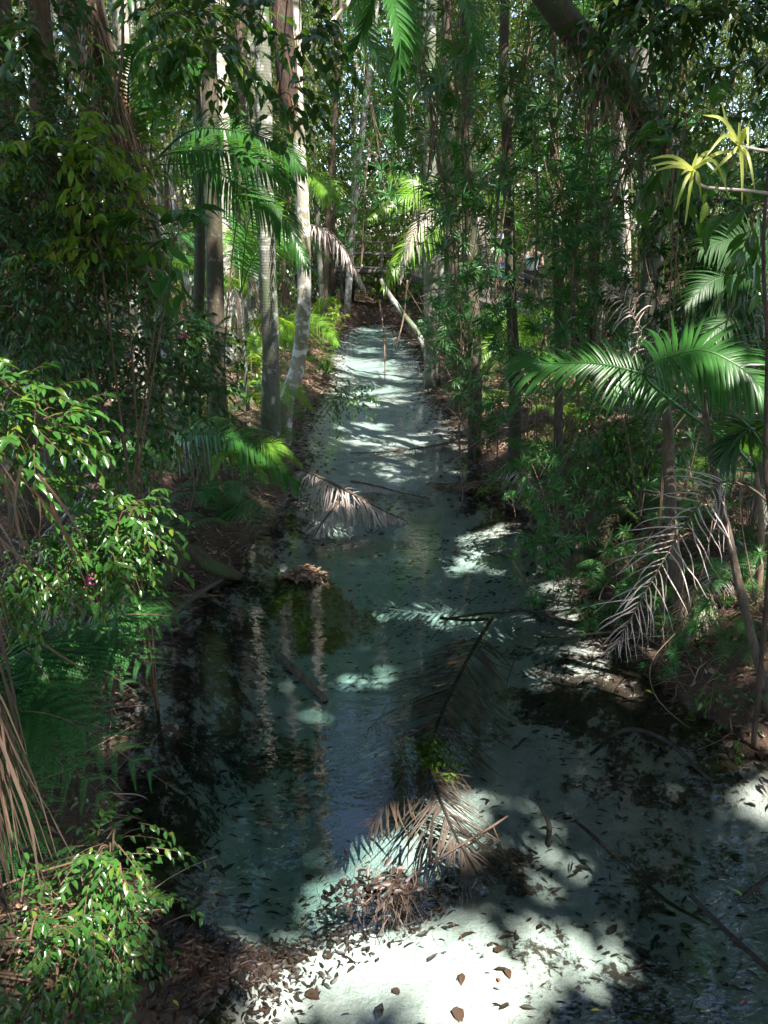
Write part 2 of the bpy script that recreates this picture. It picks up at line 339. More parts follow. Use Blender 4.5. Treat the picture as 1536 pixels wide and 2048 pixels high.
def gz(x, y):
    x = np.asarray(x, float); y = np.asarray(y, float)
    l, r = edges(y); wob = .10 * vnoise(x, y, 2.2, 1) + .05 * vnoise(x, y, 6, 2)
    d = np.minimum(x - l, r - x) + wob
    t = np.clip(d / .9, 0, 1); t = t * t * (3 - 2 * t)
    dep = .16 + 0 * x
    for c, rr, a in BLOBS: dep = dep + a * np.exp(-((x - c[0]) ** 2 + (y - c[1]) ** 2) / rr ** 2)
    dep = np.where(y > 8.5, .10 + .05 * vnoise(x, y, .9, 5) , dep)
    zin = -dep * t + .012 * vnoise(x, y, 5, 3) * t + .006 * vnoise(x, y, 17, 4) * t
    e = np.clip(-d, 0, None); q = np.clip(e / .8, 0, 1); q = q * q * (3 - 2 * q)
    hr = np.where(x > 0, .42, .36)
    zo = hr * q + np.where(x > 0, .11, .05) * np.minimum(e, 9) + .05 * vnoise(x, y, 1.4, 6) * q + .03 * vnoise(x, y, 4, 7) * q + np.clip(y - 36, 0, 60) * .05 + np.clip(np.abs(x) - 14, 0, 60) * .04
    z = np.where(d > 0, zin, zo)
    # litter spit at the lower left and diagonal debris bar
    a, b = G(330, 1960), G(760, 1760); ab = b[:2] - a[:2]; u = np.clip(((x - a[0]) * ab[0] + (y - a[1]) * ab[1]) / (ab @ ab), -1.0, 1)
    dd = np.hypot(x - a[0] - u * ab[0], y - a[1] - u * ab[1]); z = z + np.where(d > -.3, (.17 - .10 * np.clip(u, 0, 1)) * np.exp(-(dd / (.20 - .09 * np.clip(u, 0, 1))) ** 2), 0)
    a = G(620, 1155); z = z + .58 * np.exp(-(((x - a[0]) / .34) ** 2 + ((y - a[1]) / .2) ** 2))
    return z
def gzs(x, y): return float(gz(np.array([x]), np.array([y]))[0])
def axis(segs):
    out = [np.arange(a, b, s) for a, b, s in segs]; return np.concatenate(out + [[segs[-1][1]]])
xs = axis([(-300, -60, 40), (-60, -16, 3), (-16, -6, .4), (-6, 6, .07), (6, 14, .3), (14, 60, 3), (60, 300, 40)])
ys = axis([(-80, -10, 10), (-10, 1, .5), (1, 13, .07), (13, 36, .25), (36, 80, 2.5), (80, 400, 40)])
X, Y = np.meshgrid(xs, ys); Z = gz(X, Y)
m = MB(); nx, ny = len(xs), len(ys); i = np.arange(ny - 1)[:, None] * nx + np.arange(nx - 1)[None]
m.add(np.stack([X, Y, Z], -1), np.stack([i, i + 1, i + nx + 1, i + nx], -1).reshape(-1, 4))
mt, nt, out = newmat('creek_bed_and_forest_floor')
g = nt.nodes.new('ShaderNodeNewGeometry'); pos = g.outputs['Position']; at = nt.nodes.new('ShaderNodeAttribute'); at.attribute_name = 'organic_and_reflection'
n1 = noise(nt, 3.2, 8, .66, pos, .3); n2 = noise(nt, 22, 6, .7, pos, .6); n3 = noise(nt, .9, 4, .6, pos); n4 = noise(nt, 60, 3, .6, pos)
sand = mixc(nt, n2, mixc(nt, n4, (.40, .39, .35), (.60, .59, .54)), (.68, .67, .63))
sand = mixc(nt, ramp(nt, n1, [(.42, (0, 0, 0)), (.68, (.75, .75, .75))]), sand, (.24, .30, .26))
soil = mixc(nt, n2, (.028, .016, .011), (.13, .075, .05)); soil = mixc(nt, ramp(nt, n4, [(.55, (0, 0, 0)), (.7, (1, 1, 1))]), soil, (.18, .12, .09))
soil = mixc(nt, ramp(nt, n3, [(.55, (0, 0, 0)), (.7, (.5, .5, .5))]), soil, (.05, .07, .02))
silt = mixc(nt, n2, (.024, .017, .012), (.09, .06, .042))
bed_dark = mth(nt, 'ADD', at.outputs['Fac'], mth(nt, 'MULTIPLY', mth(nt, 'SUBTRACT', mth(nt, 'ADD', mth(nt, 'MULTIPLY', n1, .6), mth(nt, 'MULTIPLY', n2, .4)), .5), 3.8))
sand = mixc(nt, ramp(nt, noise(nt, 110, 2, .7, pos), [(.62, (0, 0, 0)), (.70, (.8, .8, .8))]), sand, (.09, .06, .045))
bed = mixc(nt, ramp(nt, bed_dark, [(.48, (0, 0, 0)), (.66, (1, 1, 1))]), sand, silt)
sep = nt.nodes.new('ShaderNodeSeparateXYZ'); nt.links.new(pos, sep.inputs[0])
hz = mth(nt, 'ADD', sep.outputs[2], mth(nt, 'MULTIPLY', mth(nt, 'SUBTRACT', n2, .5), .08))
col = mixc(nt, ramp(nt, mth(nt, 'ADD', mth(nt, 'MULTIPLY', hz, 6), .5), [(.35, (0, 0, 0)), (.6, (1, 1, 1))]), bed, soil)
p = nt.nodes.new('ShaderNodeBsdfPrincipled'); p.inputs['Roughness'].default_value = .9; nt.links.new(col, p.inputs['Base Color'])
b = nt.nodes.new('ShaderNodeBump'); b.inputs['Strength'].default_value = .6; b.inputs['Distance'].default_value = .04
nt.links.new(mth(nt, 'ADD', n2, mth(nt, 'MULTIPLY', n4, .4)), b.inputs['Height']); nt.links.new(b.outputs[0], p.inputs['Normal']); nt.links.new(p.outputs[0], out.inputs[0])
ground = m.build('ground', mt); tag(ground, kind='structure')
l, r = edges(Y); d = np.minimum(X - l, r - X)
bed_dark = np.clip(1 - d / .55, 0, 1) * .55
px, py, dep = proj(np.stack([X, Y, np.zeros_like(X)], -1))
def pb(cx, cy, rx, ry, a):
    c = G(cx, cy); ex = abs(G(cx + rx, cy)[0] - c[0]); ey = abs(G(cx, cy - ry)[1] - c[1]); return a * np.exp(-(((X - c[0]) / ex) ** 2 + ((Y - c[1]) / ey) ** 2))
for q in [(1250, 1700, 300, 90, .3), (1000, 1800, 200, 80, .25), (1300, 1950, 250, 140, .40), (1050, 1900, 100, 100, .22), (370, 1450, 110, 260, .45), (470, 1300, 100, 130, .4), (630, 1400, 80, 50, .4), (1170, 1350, 150, 110, .2), (1180, 1540, 200, 90, .1), (1380, 1600, 120, 120, .2), (1330, 1880, 180, 130, .15), (760, 1200, 40, 50, .15), (1250, 1420, 230, 160, .38), (620, 1170, 110, 45, .7), (600, 1380, 90, 60, .5), (1100, 1320, 120, 90, .35), (950, 1000, 60, 70, .6), (360, 1880, 160, 140, .7), (600, 1050, 90, 30, .5), (1000, 1650, 60, 60, .3), (620, 1650, 200, 120, .12), (760, 1900, 200, 90, -.4), (720, 1600, 80, 200, -.2), (760, 900, 120, 100, -.4), (740, 1740, 100, 40, -.3)]: bed_dark = bed_dark + pb(*q)
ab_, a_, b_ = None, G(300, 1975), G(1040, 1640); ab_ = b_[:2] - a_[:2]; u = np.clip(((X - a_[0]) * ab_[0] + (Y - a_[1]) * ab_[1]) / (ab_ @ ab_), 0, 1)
bed_dark = bed_dark + .24 * np.clip((Y - 12.5) / 2.5, 0, 1) * (1 + .6 * vnoise(X, Y, 1.3, 21))  # far bed coloured darker in place of dark reflections on the water
bed_dark = bed_dark + .75 * np.exp(-(np.hypot(X - a_[0] - u * ab_[0], Y - a_[1] - u * ab_[1] - .05 * np.sin(u * 17)) / (.11 - .05 * u)) ** 2)
at = ground.data.attributes.new('organic_and_reflection', 'FLOAT', 'POINT'); at.data.foreach_set('value', bed_dark.astype(np.float32).ravel())
# ------------------------------------------------------------------ water: closed body, clear with a faint teal absorption
m = MB(); x0, x1, y0, y1, zb = -7., 12., -9., 33., -2.2
v = np.array([[x0, y0, 0], [x1, y0, 0], [x1, y1, 0], [x0, y1, 0], [x0, y0, zb], [x1, y0, zb], [x1, y1, zb], [x0, y1, zb]])
m.add(v, np.array([[0, 1, 2, 3], [7, 6, 5, 4], [0, 4, 5, 1], [1, 5, 6, 2], [2, 6, 7, 3], [3, 7, 4, 0]]))
mt, nt, out = newmat('clear_creek_water'); g = nt.nodes.new('ShaderNodeNewGeometry')
mp = nt.nodes.new('ShaderNodeMapping'); mp.inputs['Scale'].default_value = (.8, 2.2, 1); nt.links.new(g.outputs['Position'], mp.inputs[0])
h = mth(nt, 'ADD', mth(nt, 'MULTIPLY', noise(nt, 3.0, 2, .5, mp.outputs[0], .6), .9), mth(nt, 'ADD', mth(nt, 'MULTIPLY', noise(nt, 7.5, 1, .5, mp.outputs[0], .8), .75), mth(nt, 'MULTIPLY', noise(nt, 19, 1, .5, mp.outputs[0]), .16)))
b = nt.nodes.new('ShaderNodeBump'); b.inputs['Strength'].default_value = 1; b.inputs['Distance'].default_value = .0019; nt.links.new(h, b.inputs['Height'])
fr = nt.nodes.new('ShaderNodeFresnel'); fr.inputs[0].default_value = 1.52; nt.links.new(b.outputs[0], fr.inputs['Normal'])
gl = nt.nodes.new('ShaderNodeBsdfGlossy'); gl.inputs['Roughness'].default_value = .0; nt.links.new(b.outputs[0], gl.inputs['Normal'])
tr = nt.nodes.new('ShaderNodeBsdfTransparent'); mx = nt.nodes.new('ShaderNodeMixShader')
nt.links.new(fr.outputs[0], mx.inputs[0]); nt.links.new(tr.outputs[0], mx.inputs[1]); nt.links.new(gl.outputs[0], mx.inputs[2]); nt.links.new(mx.outputs[0], out.inputs['Surface'])
va = nt.nodes.new('ShaderNodeVolumeAbsorption'); va.inputs[0].default_value = (0, .74, .68, 1); va.inputs[1].default_value = .5; nt.links.new(va.outputs[0], out.inputs['Volume'])
water = m.build('water', mt, smooth=False); tag(water, kind='structure')
# ------------------------------------------------------------------ canopy gaps carved to place sun patches and sky reflections
S = np.array(SUN[:]); GAPS = []
def gap(p, r): GAPS.append((np.asarray(p, float), S, r))
for q in [(800, 1890, .17), (700, 1900, .07), (890, 1860, .05), (760, 1960, .12), (650, 1960, .10), (560, 2010, .09), (470, 2035, .03), (600, 1920, .02), (930, 2000, .07), (840, 2040, .09), (980, 1920, .04), (1040, 1980, .02), (860, 1510, -.03), (770, 1710, .10), (720, 1740, .06), (830, 1660, .08), (900, 1610, .10), (950, 1660, .09), (880, 1690, .08), (1010, 1590, .03), (600, 1850, .02), (1180, 1740, .04), (1150, 1700, .03), (1080, 1830, .01), (1170, 1860, .02), (1250, 1920, .02), (1130, 1960, .02), (1040, 2030, .05), (690, 1370, .01), (590, 1150, .10), (640, 1155, .10), (1040, 1072, .12), (960, 1065, .1), (1100, 1090, .1), (680, 1045, .12), (1500, 1500, .05), (1450, 1530, .05), (1500, 1620, .04), (780, 885, .62), (700, 885, .32), (850, 880, .3), (760, 940, .28), (745, 810, .25), (820, 965, .15), (740, 850, .3), (680, 855, .15), (730, 800, .2), (790, 790, .15), (720, 740, .2), (740, 700, .3), (740, 660, .5)]: gap(G(q[0], q[1], -.1), q[2])
for q in [(270, 1050, 3.5, .22), (320, 1090, 3.5, .18), (230, 1100, 3.4, .22), (300, 1015, 3.6, .15), (180, 1160, 3.3, .2), (120, 1120, 3.3, .15), (240, 1230, 3.3, .12), (20, 1150, 3.2, .12), (60, 1110, 3.4, .1), (230, 1760, 2.25, .14), (270, 1680, 2.3, .10), (200, 1850, 2.2, .13), (280, 1860, 2.3, .11), (150, 1900, 2.1, .1), (280, 1640, 2.3, .1), (90, 770, 3.0, .04), (130, 850, 3.0, .06), (40, 830, 3.0, .04), (30, 730, 3.0, .03), (160, 840, 3.0, .05), (30, 1420, 1.9, .08), (40, 1600, 1.8, .12), (50, 1740, 1.7, .1), (215, 200, 8.5, .2), (250, 330, 8.8, .15), (290, 560, 9.3, .2), (180, 60, 8.2, .2), (455, 460, 17, .7), (455, 560, 17, .8), (460, 640, 17, .7), (448, 380, 17, .5), (604, 400, 11.6, .22), (600, 330, 11.6, .2), (606, 560, 11.6, .25), (602, 480, 11.6, .15), (548, 640, 10.4, .12), (548, 560, 10.4, .12), (525, 150, 10.4, .25), (528, 70, 10.4, .2), (830, 400, 16, .9), (780, 410, 16, .7), (800, 500, 15.5, .9), (830, 530, 15.5, .6), (870, 470, 16, .8), (850, 380, 18, 1.2), (900, 430, 16, .7), (640, 660, 16, .7), (600, 650, 16, .6), (500, 740, 13, .5), (975, 700, 11, .35), (1000, 740, 11, .3), (1100, 1015, 7.2, .2), (1040, 1030, 7.2, .15), (1160, 1010, 7.2, .15), (1400, 340, 3.6, .11), (1370, 370, 3.6, .07), (1480, 300, 3.6, .11), (1460, 240, 3.6, .0), (1380, 400, 3.6, .0), (1250, 300, 11, .25), (1250, 400, 11, .3), (1248, 500, 11, .3), (1075, 300, 9, .2), (1060, 580, 9, .25), (1000, 560, 9.5, .2), (440, 120, 8, .2), (450, 60, 8, .2), (420, 150, 8, .15), (800, 590, 19, .3), (830, 650, 18, .3), (370, 490, 5, .08), (1400, 700, 4.8, .12), (1460, 720, 4.7, .08), (1200, 760, 5.3, .08), (1520, 780, 4.7, .1), (1120, 740, 5.4, .1), (1300, 760, 5, .04), (500, 880, 8, .12), (560, 900, 7.8, .12), (430, 890, 8.1, .06), (1330, 1080, 4.5, .02), (1260, 1180, 4.5, .02), (620, 960, 8.5, .1), (740, 1010, 8, .05), (460, 310, 8.2, .15), (560, 330, 8.1, .12), (500, 400, 8.1, .1), (1420, 250, 12, .8), (1470, 130, 12, 1.0), (1380, 120, 12, .6), (1290, 1200, 4.6, .05), (1010, 500, 22, .6), (1050, 510, 22, .5)]: gap(P(*q[:3]), q[3])
for bx, by, bz0 in ((522, 0, 10.6), (588, 0, 11.8), (437, 0, 17), (243, 0, 12)):
    for zz in (2.6, 3.2, 3.9, 4.5, 5.2, 6.0, 7.5, 9):
        q = P(bx, by, bz0); gap((q[0], q[1], zz), .34)
_q = np.random.default_rng(77)
for _ in range(620):
    yy = _q.uniform(2.2, 15); l_, r_ = edges(np.array([yy])); left = _q.random() < .5
    left = left and yy > 4.6
    xx = l_[0] - _q.uniform(.1, 5) if left else r_[0] + _q.uniform(.0, 5.5); gap((xx, yy, _q.uniform(.3, 3)), _q.uniform(-.06, .14))
for _ in range(22):
    yy = _q.uniform(2.0, 9); l_, r_ = edges(np.array([yy])); gap((_q.uniform(l_[0], min(r_[0], 2.6)), yy, 0), _q.uniform(-.08, -.02))
def gapdir(px, py, r):
    p = G(px, py); d = ray(px, py); d = d / np.linalg.norm(d); GAPS.append((p, d * np.array([1, 1, -1]), r))
for q in [(705, 1620, .5), (700, 1670, .45), (1060, 1600, .35), (1045, 1640, .3), (510, 1200, .4), (525, 1290, .3), (705, 1300, .35), (715, 1400, .25), (790, 1085, .5), (870, 1215, .25), (540, 1340, .25), (900, 1490, .4)]: gapdir(*q)
def carve(p, noise_amp=.3, pad=.06):
    keep = np.ones(len(p), bool)
    wob = 1 + noise_amp * (np.sin(p[:, 0] * 5.1 + p[:, 1] * 2.3) + np.sin(p[:, 1] * 6.3 + p[:, 2] * 3.1)) * .5
    e1 = nrm(np.cross(S, [0, 0, 1.])); e2 = np.cross(S, e1); a2, b2, sd = p @ e1, p @ e2, p @ S
    for o, d, r in GAPS:
        if d is S:
            keep &= ~(((a2 - o @ e1) ** 2 + (b2 - o @ e2) ** 2 < (r * wob + pad) ** 2) & (sd - o @ S > r + .5)); continue
        q = p - o; t = q @ d; dist = np.linalg.norm(q - t[:, None] * d, axis=1); keep &= ~((dist < r * wob + pad) & (t > r + .5))
    return keep
# ------------------------------------------------------------------ trees with trunks placed where they stand
TREES = []
def tree(name, label, cat, pix, rad, mat, top=17., group=None, crown=True, sides=14, lump=.035, n=40, base_z=None, flare=1.25, limbs=4):
    """pix: [(px,py,Y)...] from foot upward; trunk continues along its own lean to the canopy"""
    pts = [P(*q) for q in pix]; b = pts[0].copy(); b[2] = (gzs(b[0], b[1]) if base_z is None else base_z) - .12
    if pts[1][2] > b[2] + .3: pts[0] = b
    else: pts = [b] + pts[1:]
    if top:
        d = pts[-1] - pts[-2]; d = d / max(d[2], .2); d[:2] *= .6
        h = top - pts[-1][2]
        if h > .5: pts += [pts[-1] + d * h * .5 + np.array([rnd.uniform(-.2, .2), rnd.uniform(-.2, .2), 0]), pts[-1] + d * h]
    t = thing(name, label, cat, b, group); mb = MB(); R = np.array(rad if np.ndim(rad) else [rad * flare, rad, rad * .93, rad * .85, rad * .7, rad * .55, rad * .4])
    c = tube(mb, pts, R, sides, 0, lump, n=n, seed=rnd.randint(0, 999))
    if top and limbs:
        for k in range(limbs):
            a = rnd.uniform(0, 6.28); i = int(len(c) * rnd.uniform(.72, .95)); q = c[i]; L = rnd.uniform(1.5, 3.2)
            tube(mb, [q, q + np.array([math.cos(a) * L * .5, math.sin(a) * L * .5, L * .35]), q + np.array([math.cos(a) * L, math.sin(a) * L, L * .9])], [R[-1] * .9, .03, .012], 6, 0, n=7)
    mb.build('trunk', mat, t)
    if crown and top: TREES.append((t, c[-1]))
    return t, c
T1 = 'trunks standing on the left bank'; T2 = 'trunks standing on the right bank'; T3 = 'slim trunks of the far forest'
tree('palm_tree', 'lichen-spotted grey trunk, thickest at the left water edge beside the curved pale one', 'palm', [(541, 890, 10.4), (541, 700, 10.4), (533, 450, 10.4), (522, 0, 10.6)], .118, M['grey'], 17, T1)
tree('rainforest_tree', 'pale trunk whose foot curves away beside the lichen-spotted trunk', 'tree', [(566, 868, 11.4), (574, 800, 11.4), (596, 730, 11.5), (608, 600, 11.6), (604, 400, 11.6), (595, 230, 11.7), (588, 0, 11.8)], [.11, .11, .11, .105, .10, .10, .095, .09, .08, .06, .04], M['white'], 17, T1)
tree('palm_tree', 'dark straight trunk just in front of the bright white trunk', 'palm', [(437, 868, 10.2), (434, 700, 10.2), (427, 450, 10.2), (421, 200, 10.3), (417, 0, 10.4)], .115, M['dark'], 16, T1)
tree('rainforest_tree', 'thin dark trunk left of the dark straight trunk', 'tree', [(385, 865, 10.6), (392, 700, 10.6), (399, 540, 10.7), (400, 300, 10.8), (395, 0, 11)], .08, M['dark'], 15, T1)
tree('rainforest_tree', 'bright white trunk glowing in the sun behind the dark straight trunk', 'tree', [(462, 712, 17), (457, 600, 17), (450, 450, 17), (444, 200, 17), (437, 0, 17)], .17, M['white'], 19, T1)
tree('rainforest_tree', 'tan trunk behind between the white and the lichen-spotted trunks', 'tree', [(478, 712, 18.5), (480, 600, 18.5), (482, 400, 18.5), (480, 100, 18.5)], .15, M['brown'], 18, T1)
tree('rainforest_tree', 'smooth trunk hidden behind fronds right of the tan trunk', 'tree', [(508, 720, 20), (506, 500, 20), (500, 200, 20), (498, 0, 20)], .14, M['grey'], 18, T1)
tG, cG = tree('shaggy_tree', 'big leaning trunk shaggy with dead hanging straps at upper left', 'tree', [(305, 700, 9.6), (297, 600, 9.4), (268, 430, 9), (232, 250, 8.6), (200, 120, 8.3), (160, 0, 8)], [.10, .10, .12, .14, .17, .19, .2, .18, .15], M['brown'], 14, T1)
tree('shaggy_tree', 'brown rough trunk at the left edge near the top', 'tree', [(95, 820, 7.5), (92, 500, 7.4), (85, 200, 7.3), (75, 0, 7.2)], .12, M['brown'], 14, T1)
tree('rainforest_tree', 'slim pale trunk right beside the shaggy leaning trunk', 'tree', [(262, 640, 12), (252, 300, 12), (243, 0, 12)], .085, M['white'], 16, T1)
tree('rainforest_tree', 'mottled dark trunk at the far left edge', 'tree', [(14, 860, 6.6), (12, 500, 6.6), (5, 100, 6.6)], .11, M['dark'], 14, T1)
tP, cP = tree('leaning_pole', 'pale pole trunk leaning out over the far creek from the right bank', 'tree', [(868, 716, 17.5), (842, 680, 17.8), (800, 620, 18.2), (770, 576, 18.6), (762, 560, 18.8)], [.07, .065, .06, .055, .045], M['grey'], None, None, crown=False, flare=1, base_z=-.1)
tree('rainforest_tree', 'red-brown trunk on the right bank behind the sunlit fronds', 'tree', [(930, 690, 13.5), (916, 600, 13.5), (905, 500, 13.6), (900, 300, 13.8), (892, 0, 14)], .11, M['red'], 16, T2)
tree('rainforest_tree', 'brown fibrous trunk with straight sides right of the red-brown one', 'tree', [(955, 800, 10.8), (950, 700, 10.8), (944, 560, 10.9), (938, 300, 11), (930, 0, 11.1)], .09, M['dark'], 15, T2)
tree('palm_tree', 'grey shaggy trunk under the sunlit fronds at the creek end', 'palm', [(868, 665, 16.5), (862, 560, 16.5), (858, 450, 16.5), (860, 300, 16.5), (860, 100, 16.5)], .15, M['grey'], 15, T2)
0 and tree('rainforest_tree', 'slim dark trunk left of the grey shaggy trunk', 'tree', [(838, 668, 17), (836, 500, 17), (830, 200, 17), (828, 0, 17)], .09, M['dark'], 15, T2)
tree('rainforest_tree', 'bright thin speckled trunk above the right fronds', 'tree', [(1262, 700, 11), (1252, 560, 11), (1247, 430, 11), (1240, 280, 11), (1238, 0, 11)], .075, M['white'], 15, T2)
tree('rainforest_tree', 'blue-grey lichen trunk right of the bright speckled one', 'tree', [(1310, 700, 9.5), (1303, 500, 9.5), (1293, 300, 9.5), (1280, 0, 9.5)], .12, M['grey'], 15, T2)
tree('rainforest_tree', 'slender reddish trunk left of the bright speckled one', 'tree', [(1190, 740, 10.5), (1187, 500, 10.5), (1182, 200, 10.5), (1180, 0, 10.6)], .065, M['red'], 15, T2)
tree('rainforest_tree', 'thick dark trunk leaning across the upper right corner', 'tree', [(1470, 800, 8.2), (1420, 560, 8), (1345, 330, 7.7), (1250, 180, 7.4), (1140, 50, 7.1), (1060, -60, 6.9)], [.14, .14, .135, .13, .12, .11, .10], M['dark'], None, T2, crown=False)
tree('rainforest_tree', 'brown upright trunk rising from the right bank behind the dead frond', 'tree', [(1392, 1385, 5.0), (1372, 1280, 5.05), (1350, 1130, 5.1), (1340, 980, 5.2), (1336, 860, 5.3), (1322, 760, 5.4)], [.055, .046, .042, .036, .03], M['brown'], None, T2, flare=1.5)
tree('rainforest_tree', 'slim leaning stem with pale blotches at the right edge', 'tree', [(1560, 1450, 4.1), (1515, 1320, 4.2), (1485, 1200, 4.3), (1455, 1060, 4.4), (1430, 950, 4.5), (1405, 790, 4.7), (1390, 730, 4.8)], [.03, .028, .026, .024, .022, .018, .012], M['brown'], None, T2, limbs=2)
tree('rainforest_tree', 'reddish stem cut by the right edge beside the dead frond stalk', 'tree', [(1548, 1300, 4.0), (1540, 1100, 4.0), (1530, 930, 4.0), (1535, 700, 4.1), (1540, 300, 4.2)], .013, M['red'], 9, T2, limbs=2)
tree('rainforest_tree', 'mossy short trunk in the shade below the bright small frond', 'tree', [(1035, 880, 9.2), (1030, 760, 9.2), (1022, 600, 9.2), (1015, 300, 9.3), (1010, 0, 9.4)], .07, M['dark'], 14, T2)
tree('rainforest_tree', 'slim brown trunk right of the mossy trunk', 'tree', [(1120, 900, 8.7), (1118, 700, 8.7), (1110, 400, 8.8), (1105, 0, 9)], .05, M['brown'], 14, T2)
# far slim trunks
k = 0
for i in range(95):
    Yd = rnd.uniform(19, 46); px_ = rnd.uniform(150, 1536) if rnd.random() < .6 else rnd.uniform(330, 900)
    x = (px_ - 768) / FPX * Yd * 1.02
    l, r = edges(np.array([Yd])); 
    if l[0] - .4 < x < r[0] + .4 and Yd < 31: continue
    mt_ = rnd.choice([M['white'], M['white'], M['grey'], M['brown'], M['dark']]); z = gzs(x, Yd); R = rnd.uniform(.05, .13)
    side = 'left of' if x < 0 else 'right of'; shade = {'pale_smooth_bark': 'pale', 'grey_palm_bark': 'grey', 'brown_bark': 'brown', 'dark_rough_bark': 'dark'}[mt_.name]
    size = 'very thin' if R < .075 else ('slim' if R < .105 else 'stout'); far = 'deep in the forest' if Yd > 33 else 'behind the far bank'
    t = thing('forest_tree', f'{size} {shade} trunk', 'tree', (x, Yd, z), T3); mb = MB()
    lx, ly = rnd.uniform(-1.5, 1.5), rnd.uniform(-.8, .8); H = rnd.uniform(11, 17)
    c = tube(mb, [(x, Yd, z - .2), (x + lx * .3, Yd + ly * .3, z + H * .3), (x + lx * .8, Yd + ly, z + H * .65), (x + lx, Yd + ly, z + H)], [R * 1.2, R, R * .8, R * .5], 8, 0, .03, n=14)
    mb.build('trunk', mt_, t); TREES.append((t, c[-1])); k += 1
# ------------------------------------------------------------------ canopy: leaves added to shade the creek, gaps carved for sun patches, split among crowns
def canopy_points():
    out = []
    # unseen near canopy, added to shade the creek from the sun (behind and above the camera's right) : dense
    n = 210000; zc = RG.uniform(9.5, 15, n); gx = RG.uniform(-10, 13, n); gy = RG.uniform(-1.5, 15, n); t = zc / S[2]
    p = np.stack([gx + S[0] * t, gy + S[1] * t, zc], 1); out.append((p, .36))
    # far canopy: patchy
    n = 70000; zc = RG.uniform(10, 18, n); gx = RG.uniform(-24, 26, n); gy = RG.uniform(15, 46, n); t = zc / S[2]
    p = np.stack([gx + S[0] * t, gy + S[1] * t, zc], 1)
    dens = .5 + .5 * vnoise(p[:, 0], p[:, 1], .55, 3) + .25 * vnoise(p[:, 0], p[:, 1], 1.7, 4); dens = np.where((gx > 3), dens + .2, dens - .02)
    out.append((p[RG.random(n) < dens], .38))
    n = 70000; p = np.stack([RG.uniform(-26, 26, n), RG.uniform(-22, 16, n), RG.uniform(9, 16, n)], 1)  # side and rear leaves added to block open sky and deepen the shade
    dens = np.where((p[:, 1] < 11) | (p[:, 0] > 1.5), .95, .45 + .5 * vnoise(p[:, 0], p[:, 1], .6, 5)); out.append((p[RG.random(n) < dens], .62))
    n = 34000; a = RG.uniform(0, 6.28, n); r = RG.uniform(13, 24, n); p = np.stack([r * np.cos(a), r * np.sin(a), RG.uniform(0, 10, n)], 1); out.append((p[p[:, 1] < 8 - .2 * np.abs(p[:, 0])], .6))  # unseen outer ring of leaves, added to cut sky light from around
    # crowns beyond, seen only as reflections and as the forest top
    n = 42000; p = np.stack([RG.uniform(-26, 26, n), RG.uniform(14, 52, n), RG.uniform(8, 23, n)], 1)
    dens = .45 + .6 * vnoise(p[:, 0], p[:, 1] + p[:, 2], .5, 8); out.append((p[RG.random(n) < dens], .32))
    return out
pts, szs = [], []
for p_, s_ in canopy_points():
    cl = vnoise(p_[:, 0] * 1.3, p_[:, 1] * 1.3 + p_[:, 2], 1.1, 9); kp = carve(p_, .3, s_ * .38) & (RG.random(len(p_)) < .80 + .3 * cl)
    pts.append(p_[kp]); szs.append(np.full(kp.sum(), s_))
cp = np.concatenate(pts); cs_ = np.concatenate(szs) * RG.uniform(.6, 1.1, len(cp))
tops = np.array([c for _, c in TREES]); best = np.full(len(cp), -1); bd = np.full(len(cp), 9.)
for ti, tp in enumerate(tops):
    q = cp - tp; dd = np.hypot(q[:, 0], q[:, 1]) + .5 * np.abs(q[:, 2]); u_ = dd < np.minimum(bd, 4.6); best[u_] = ti; bd[u_] = dd[u_]
ax_ = rdir(len(cp), -.1); up_ = nrm(np.array([0, 0, 1.]) + RG.normal(0, .55, (len(cp), 3)))
for ti in range(-1, len(tops)):
    s_ = best == ti
    if s_.sum() < 5: continue
    mb = MB(); leaves(mb, cp[s_], ax_[s_], up_[s_], cs_[s_], .55, hi=False)
    if ti < 0: tag(mb.build('shade_canopy', M['canopy']), kind='stuff', label='unseen leafy canopy added overhead to dapple the light, with forest crowns beyond the creek', cat='canopy')
    else: mb.build('crown', M['canopy'], TREES[ti][0])
# ------------------------------------------------------------------ far forest mass behind everything
def mass(name, label, n, xr, yr, zr, leafL, nleaf, mat, seed, thr=-.2, cat='foliage', twig=.5):
    p = np.stack([RG.uniform(*xr, n), RG.uniform(*yr, n), RG.uniform(0, 1, n) ** 1.2], 1)
    p[:, 2] = gz(p[:, 0], p[:, 1]) + zr[0] + p[:, 2] * (zr[1] - zr[0])
    l, r = edges(p[:, 1]); keep = (p[:, 1] > 31.5) | (p[:, 0] < l - .5) | (p[:, 0] > r + .5)
    keep &= (vnoise(p[:, 0] * 1.2, p[:, 2] * 1.5 + p[:, 1], 1.0, seed) > thr) & carve(p, .2)
    qx, qy, _ = proj(p); keep &= ~(((np.abs(qx - 1030) < 42) & (np.abs(qy - 520) < 48) & (p[:, 1] < 24)) | ((np.abs(qx - 705) < 62) & (np.abs(qy - 560) < 85) & (p[:, 1] < 33.5)))
    p = p[keep]; ml, mt = MB(), MB(); d = rdir(len(p), .1, .6)
    sprays(ml, mt, p, d, twig, nleaf, leafL, .42, .3, hi=False, mti=1, tw=.006)
    off = ml.n; ml.v += mt.v; ml.f += [a + off for a in mt.f]; ml.m += mt.m; ml.n += mt.n
    o = ml.build(name, [mat, M['twig']]); tag(o, label, cat, kind='stuff'); return o
mass('forest_foliage', 'sunlit leafy thicket filling the far forest', 30000, (-24, 24), (30, 46), (.2, 22), .20, 9, M['farleaf'], 1, -.6, twig=.8)
mass('forest_foliage', 'dark leafy curtain above the far end of the creek', 12000, (-5, 2.5), (20, 30), (3.8, 15), .16, 10, M['canopy'], 17, -.5)
